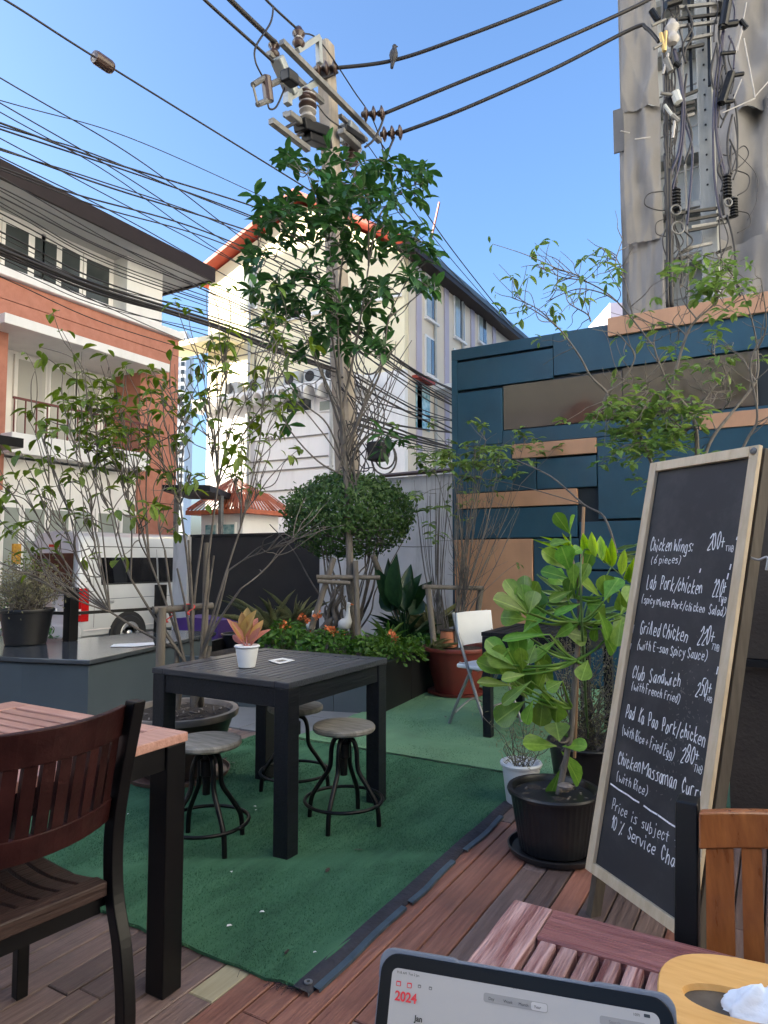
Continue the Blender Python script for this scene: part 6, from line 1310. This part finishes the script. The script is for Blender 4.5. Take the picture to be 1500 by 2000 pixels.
for i, (xa, ya, xb, yb, w) in enumerate(CL):
    da = DC + (q.uniform(-.03,.08) if i < 50 else q.uniform(.05,.22)); a = atd(*c4(xa, ya), da); dep = q.uniform(-.08,.05); b = atd(*c4(xb, yb), da + dep); L = (b-a).length; tocam = (CAMP - a).normalized()
    Wd = w*.31*DC/FPX*1.4
    leaf(cl, clm, a, b-a, tocam + Vector((0,0,.55)) + rv(q,.28), L, Wd)
    hx, hy = c4(xa, ya); tk_ = min([(690,480),(720,600),(740,760),(725,1000),(705,1300),(690,1480)], key=lambda p: abs(p[1]-ya-60)); S2 = [a, a.lerp(atd(*c4(*tk_), DC+.03), .5) + Vector((0,0,-.015)), atd(*c4(*tk_), DC+.03)]
    key = (xa//60, ya//60)
    if key not in hubs: hubs[key] = 1; MB().tube(bez(S2, 5), [.0035 + .0005*k for k in range(11)], 6).build('stalk', M['l_clusia'] if ya < 1500 else M['bark'], cl, smooth=True)
tag(MB().tube([atd(1122,1480,DC+.12), atd(1140,990,DC+.14)], .0075, 8).build('bamboo_cane', M['stick']), 'thin brown cane standing upright behind the paddle leaves', 'cane')
# palm behind
DPm = 3.75; pb = atd(1150,1500,DPm); pb.z = .28; pm2 = thing('palm', 'small palm with yellow green upright leaflets behind the paddle plant', 'palm', tuple(pb)); q = random.Random(3)
pot('black_pot', 'plain black pot with bushy fill behind the ribbed pot', (pb.x, pb.y, .004), .205, .17, .30, 'potblack', .012, .022, soil=.03)
def frond(pts, leafs, m, w, nm='leaflet', d=DPm):
    P = [atd(*c4(x, y), d) for x, y in pts]; MB().tube(bez([pb] + P, 6), [.006 - .004*i/(6*len(P)) for i in range(6*len(P)+1)], 6).build('frond_stem', M['l_palmpale'], pm2, smooth=True)
    me = leaf_mesh('palm_leaflet', LA, M[m], .35, .05)
    for (xa, ya, xb, yb) in leafs: a = atd(*c4(xa, ya), d + q.uniform(-.03,.03)); b = atd(*c4(xb, yb), d + q.uniform(-.08,.02)); leaf(pm2, me, a, b-a, (CAMP-a).normalized() + rv(q,.25), (b-a).length, w*.31*d/FPX, nm)
frond([(760,700),(770,320),(880,360),(1080,520)], [(850,345,822,190),(892,372,878,212),(950,412,950,232),(1012,462,1032,300),(1065,512,1090,358),(790,310,770,200),(830,330,755,250),(1040,490,1062,400),(920,390,915,280)], 'l_palm', 62, d=2.98)
frond([(750,720),(720,420),(640,280),(520,250)], [(770,312,450,238),(760,300,500,218),(740,330,490,290),(700,300,640,200),(690,310,585,330)], 'l_palm', 24)
frond([(760,760),(900,500),(1000,330),(1120,260)], [(980,300,1120,272),(985,330,1130,310),(990,350,1130,345),(1000,380,1130,372),(990,420,1120,410),(1000,530,1100,535),(980,580,1090,590)], 'l_palmpale', 26)
frond([(760,780),(700,640),(600,560),(480,455)], [(660,592,478,458),(725,606,590,520),(740,640,440,720),(720,640,470,640),(700,600,520,600),(640,580,500,560),(730,650,520,760)], 'l_palmpale', 34)
frond([(780,800),(860,720),(960,700),(1060,720)], [(860,700,1060,650),(900,720,1080,740),(800,760,820,620),(880,720,1000,840)], 'l_palmpale', 34)
# fine leaved bush in the plain black pot
q = random.Random(17); fb = thing('fine_bush', 'wispy grey green fine leaved bush filling space behind paddle plant', 'bush', (pb.x, pb.y, .28)); S = []; B = Bulk(leaf_mesh('fine_leaf', OV, M['l_dry'], .2, .2))
for k in range(60):
    e = Vector((pb.x + q.gauss(0,.17), pb.y + q.gauss(0,.17), q.uniform(.45,.95))); P = jitterline(q, Vector((pb.x + q.gauss(0,.04), pb.y + q.gauss(0,.04), .27)), e, 4, .05); S.append((P, .004, .0015))
    for _ in range(34): p = q.choice(P[1:]) + rv(q,.055); B.add(p, rv(q,1), rv(q,1), q.uniform(.012,.024), .008)
stems_mesh(S, 5).build('stems', M['barkdark'], fb); B.build('foliage', fb)
# white bucket with wispy plant
bk = (-1.215, 3.54, .002); pot('white_bucket', 'white plastic bucket planter behind the ribbed pot', bk, .098, .078, .215, 'white', .008, .02, soil=.04)
q = random.Random(19); wp = thing('wispy_plant', 'wispy pale seedling plant growing in the white bucket', 'plant', (bk[0], bk[1], .18)); S = []; B = Bulk(leaf_mesh('wispy_leaf', LA, M['l_dry'], .2, .2))
for k in range(22):
    e = Vector((bk[0] + q.gauss(0,.09), bk[1] + q.gauss(0,.09), q.uniform(.28,.50))); P = jitterline(q, Vector((bk[0] + q.gauss(0,.02), bk[1] + q.gauss(0,.02), .17)), e, 4, .06); S.append((P, .0025, .001))
    for _ in range(16): p = q.choice(P[1:]) + rv(q,.03); B.add(p, rv(q,1), rv(q,1), q.uniform(.015,.03), .004)
stems_mesh(S, 5).build('stems', M['barkdark'], wp); B.build('foliage', wp)
# ================================================================ TABLE POT
tpz = atz(482, 1302, .752); c = (tpz.x, tpz.y, .7515); pot('white_pot', 'small white pot with pink edged plant on the black table', c, .056, .042, .105, 'white', .003, .012, soil=.018)
M['ps'] = mat('pink_stalk', (.5,.2,.17), .5); q = random.Random(23); ag = thing('pink_leaf_plant', 'small plant with pink and olive leaves in the white pot', 'plant', (c[0], c[1], .84)); am = leaf_mesh('pink_leaf', OV, M['l_pink'], .3, .35); am2 = leaf_mesh('olive_leaf', OV, M['l_pink2'], .3, .35); dA = 3.43
for (xa, ya, xb, yb, w) in ((476,1258,484,1186,26),(478,1262,452,1208,14),(484,1258,512,1212,16),(474,1260,454,1238,13),(486,1262,520,1225,12),(480,1240,470,1200,18),(490,1262,500,1228,16),(472,1250,490,1195,20),(480,1255,462,1215,20),(482,1258,500,1205,20)):
    a = atd(xa, ya, dA + q.uniform(-.02,.02)); b = atd(xb, yb, dA + q.uniform(-.05,.03)); leaf(ag, am if xb in (452,454,520,500) else am2, a, b-a, (CAMP-a).normalized() + rv(q,.3) + Vector((0,0,.4)), (b-a).length*.98, w*1.05*dA/FPX)
    MB().tube([Vector((c[0], c[1], .83)), Vector((c[0], c[1], .86)).lerp(a, .6), a], .0025, 5).build('stalk', M['ps'], ag)
P = [atz(*p, .7525) for p in ((523,1290),(552,1285),(576,1290),(546,1297))]; tag(MB().extr(P, (0,0,.0015)).build('table_card', M['paper']), 'white printed card lying on the black slatted table', 'card')
cd_ = bpy.data.objects['table_card']; P = [atz(*p, .7545) for p in ((536,1290.5),(552,1288),(562,1290),(546,1293))]; MB().add(P, [(0,1,2,3)]).build('print', M['scrgry'], cd_)
# ================================================================ COUNTER POT
cp = atz(50, 1258, .553); c = (cp.x, cp.y, .553); pot('black_tub', 'black tapered tub with a dry bush on the counter', c, .205, .16, .30, 'potblack', .012, .025, soil=.02)
q = random.Random(29); db = thing('dry_bush', 'dry straw coloured bush growing in the tub on the counter', 'bush', (c[0], c[1], .83)); S = []; B = Bulk(leaf_mesh('dry_leaf', OV, M['l_dry'], .2, .2)); B2 = Bulk(leaf_mesh('green_top_leaf', OV, M['l_shrub'], .2, .2))
for k in range(110):
    a = q.uniform(0, 6.28); r = q.uniform(.02,.42); e = Vector((c[0] + r*math.cos(a), c[1] + r*math.sin(a), .86 + .42*math.sqrt(max(.02, 1-(r/.46)**2))*q.uniform(.5,1))); P = jitterline(q, Vector((c[0] + q.gauss(0,.06), c[1] + q.gauss(0,.06), .83)), e, 4, .06); S.append((P, .005, .0016))
    for _ in range(22): p = q.choice(P[2:]) + rv(q,.05); (B2 if p.z > 1.18 and q.random() < .5 else B).add(p, rv(q,1), rv(q,1), q.uniform(.018,.035), .012)
stems_mesh(S, 5).build('stems', M['stake'], db); B.build('foliage', db); B2.build('green_foliage', db)
# low hedge behind the counter at far left
hp = atd(8, 1215, 8.2); q = random.Random(37); hg = thing('street_bush', 'low dark green bush in the street at left edge', 'bush', (hp.x, hp.y, SZ)); B = Bulk(leaf_mesh('street_bush_leaf', OV, M['l_box'], .2, .2)); S = []
for k in range(40): S.append((jitterline(q, Vector((hp.x, hp.y, SZ)), hp + Vector((q.gauss(0,.3), q.gauss(0,.3), q.uniform(-.2,.3))), 3, .05), .01, .004))
for k in range(1600): d = rv(q,1).normalized()*q.uniform(.5,1)**.4; B.add((hp.x + d.x*.55, hp.y + d.y*.55, hp.z - .15 + d.z*.45), rv(q,1), d + rv(q,.5), q.uniform(.04,.08), .025)
stems_mesh(S).build('stems', M['barkdark'], hg); B.build('foliage', hg)
# ================================================================ PLANTER BED
def tuft(name, label, px, py, d, n, L, w, m, q, spread=.5, z0=None, cat='plant', grp=None):
    b = atd(px, py, d); b.z = z0 if z0 is not None else .36; t = thing(name, label, cat, tuple(b), grp); me = bpy.data.meshes.get('blade_' + m) or leaf_mesh('blade_' + m, [(0,.35),(.3,.5),(.6,.42),(.85,.25),(1,.01)], M[m], .3, .55)
    for k in range(n):
        a = q.uniform(0,6.28); o = q.uniform(.15,1)*spread; d_ = Vector((o*math.cos(a), o*math.sin(a), 1)); l = L*q.uniform(.65,1.1); leaf(t, me, b + Vector((q.gauss(0,.02), q.gauss(0,.02), 0)), d_, Vector((0,0,1)) - Vector((math.cos(a), math.sin(a), 0))*.6*0 + rv(q,.1), l, w*q.uniform(.7,1.2), 'blade')
    return t
q = random.Random(41)
tuft('striped_grass', 'arching striped dracaena beside the dark wall, left in bed', 528, 1260, 7.4, 30, .62, .04, 'l_strip', q, .75)
tuft('striped_grass', 'upright striped dracaena between the stakes and dark wall', 572, 1255, 7.7, 20, .60, .035, 'l_strip', q, .5)
tuft('striped_grass', 'narrow leaved tuft left of the twiggy shrub', 842, 1215, 7.4, 30, .58, .035, 'l_strip', q, .8)
tuft('striped_grass', 'curled pale edged grass at front right of the bed', 838, 1265, 6.5, 14, .34, .02, 'l_strip', q, 1.0)
tuft('striped_grass', 'low arching grass under the large dark leaves', 800, 1240, 7.1, 26, .46, .035, 'l_dark', q, .9)
ar = thing('aroid_plant', 'plant with large upright dark green leaves in the planter', 'plant', tuple(Vector((*atd(790,1200,7.0).xy, .36)))); me = leaf_mesh('aroid_leaf', [(0,.06),(.1,.3),(.3,.5),(.55,.45),(.8,.25),(1,.01)], M['l_dark'], .3, .15)
for (xa, ya, xb, yb, w) in ((778,1185,768,1086,40),(772,1190,735,1110,36),(790,1190,800,1100,34),(795,1195,838,1135,36),(765,1195,742,1150,30),(800,1200,830,1170,34),(780,1190,752,1092,34),(786,1195,818,1120,34)):
    a = atd(xa, ya, 7.0 + q.uniform(-.1,.1)); b = atd(xb, yb, 7.0 + q.uniform(-.25,.1)); leaf(ar, me, a, b-a, (CAMP-a).normalized() + rv(q,.35) + Vector((0,0,.3)), (b-a).length, w*7/FPX); MB().tube([Vector(ar.location), Vector(ar.location).lerp(a,.6) + Vector((0,0,.05)), a], .009, 6).build('stalk', M['l_dark'], ar)
tuft('bromeliad', 'broad green tuft in front of the tree stakes', 755, 1215, 6.75, 12, .36, .05, 'l_flower', q, .7)
def bedding(label, px, py, d, rx_, rz_, n, flowers, seed):
    q = random.Random(seed); b = atd(px, py, d); b.z = .36; t = thing('flower_clump', label, 'plant', tuple(b), 'flowering bedding clumps'); B = Bulk(leaf_mesh('bedding_leaf', OV, M['l_flower'], .2, .2)); S = []
    for k in range(26): S.append((jitterline(q, b + Vector((q.gauss(0,.06), q.gauss(0,.06), 0)), b + Vector((q.gauss(0,rx_*.5), q.gauss(0,rx_*.5), q.uniform(.5,1)*rz_)), 3, .06), .005, .002))
    for k in range(n):
        a = q.uniform(0,6.28); r = math.sqrt(q.random()); h_ = rz_*math.sqrt(max(0, 1-r*r))*q.uniform(.55,1.05); B.add((b.x + rx_*r*math.cos(a), b.y + rx_*r*math.sin(a), b.z + h_), Vector((math.cos(a), math.sin(a), q.uniform(-.4,.6))) + rv(q,.5), Vector((0,0,1)) + rv(q,.4), q.uniform(.04,.075), .028)
    stems_mesh(S).build('stems', M['l_flower'], t); B.build('foliage', t)
    pm_ = bpy.data.meshes.get('flower_petal') or leaf_mesh('flower_petal', OB, M['petal'], .2, .25)
    for (fx, fy) in flowers:
        p = atd(fx, fy, d - .05)
        for j in range(16): leaf(t, pm_, p + rv(q,.014), rv(q,1) + Vector((0,0,.5)), rv(q,1), .035, .026, 'petal')
bedding('orange flowered bedding clump behind the table at left', 560, 1275, 6.75, .26, .30, 520, [(555,1222),(590,1204),(601,1212),(620,1203),(548,1228)], 1)
bedding('bright green bedding clump with one pale orange flower', 638, 1278, 6.55, .28, .24, 520, [(641,1228),(650,1236)], 2)
bedding('low bedding clump at the front corner of the planter', 770, 1285, 6.25, .26, .22, 520, [(772,1248),(765,1240)], 3)
bedding('small bedding clump between tree trunk and front corner', 722, 1275, 6.5, .18, .20, 300, [(845,1280)] if 0 else [], 4)
bedding('leafy green clump at the right end of the bed', 835, 1262, 6.8, .22, .16, 300, [], 6)
# wooden root / driftwood
dwd = thing('driftwood', 'gnarled dark wood stump between the stakes and topiary stems', 'driftwood', tuple(Vector((*atd(640,1220,7.1).xy, .36)))); q = random.Random(2)
for k in range(9): a = atd(632 + q.uniform(-12,20), 1235, 7.1); MB().tube(bez(jitterline(q, a, atd(620 + q.uniform(0,60), 1150 + q.uniform(-30,40), 7.1 + q.uniform(-.1,.1)), 4, .09), 4), [.03 - .0014*i for i in range(17)], 7).build('root', M['barkdark'], dwd, smooth=True)
# goose statues
def goose(px, py, d, s, label):
    b = atd(px, py, d); t = thing('goose_statue', label, 'statue', tuple(b), 'goose statues'); f = rt*1
    mb = MB(); body = [(-.13,.10,.012),(-.09,.10,.05),(-.02,.09,.085),(.05,.10,.085),(.09,.15,.06),(.10,.21,.034),(.095,.28,.026),(.10,.34,.026),(.115,.37,.036),(.14,.375,.03),(.17,.37,.014),(.195,.365,.006)]
    P = [b + (f*x*.6 - fw*x*.5)*s + Vector((0,0,z*s)) for x, z, r in body]; mb.tube(P, [r*s for _,_,r in body], 14); mb.build('body', M['statue'], t, smooth=True)
    MB().tube([P[-3] , P[-2], P[-1] + (f*.02 - fw*.015)*s], [.02*s,.015*s,.004*s], 8).build('beak', M['petal'], t, smooth=True)
    for w in (-1, 1): MB().tube([b + fw*.03*w*s + Vector((0,0,.08*s)), b + fw*.03*w*s + Vector((0,0,-.06*s))], .01*s, 6).build('leg', M['petal'], t)
goose(672, 1232, 6.9, .72, 'larger white goose statue among the planter flowers'); goose(606, 1232, 6.8, .5, 'smaller white goose statue left of the larger one')
# purple draped crate and dark pots in front of the dark wall
pc = atd(410, 1296, 8.3); pcz = -.03; cr = thing('draped_crate', 'crate draped in purple cloth behind the open shrub', 'crate', (pc.x, pc.y, pcz)); mb = MB(); n = 24
for j in range(8):
    f = j/7; z = pcz + .002 + .60*(1-f)
    for i in range(n): a = 2*PI*i/n; c_, s_ = math.cos(a), math.sin(a); m_ = max(abs(c_), abs(s_)); k_ = 1 + .22*f + .05*f*math.sin(a*7); mb.v.append((pc.x + c_/m_*.34*k_, pc.y + s_/m_*.24*k_, z + .01*math.sin(a*3)))
mb.f += [(j*n+i, (j+1)*n+i, (j+1)*n+(i+1)%n, j*n+(i+1)%n) for j in range(7) for i in range(n)] + [tuple(range(n))]
mb.build('purple_cloth', M['purple'], cr, smooth=True, auto=50)
for (px, py, d, r, lb) in ((462,1285,7.6,.16,'small black nursery pot left of the bedding flowers'), (498,1282,7.7,.15,'small black nursery pot under the striped dracaena')):
    b = atd(px, py, d); pot('nursery_pot', lb, (b.x, b.y, -.004 if b.y < 4.6 else .2), r, r*.75, .26, 'potblack', .01, .02, soil=.02)
# ground outside: weeds not visible; end of scene
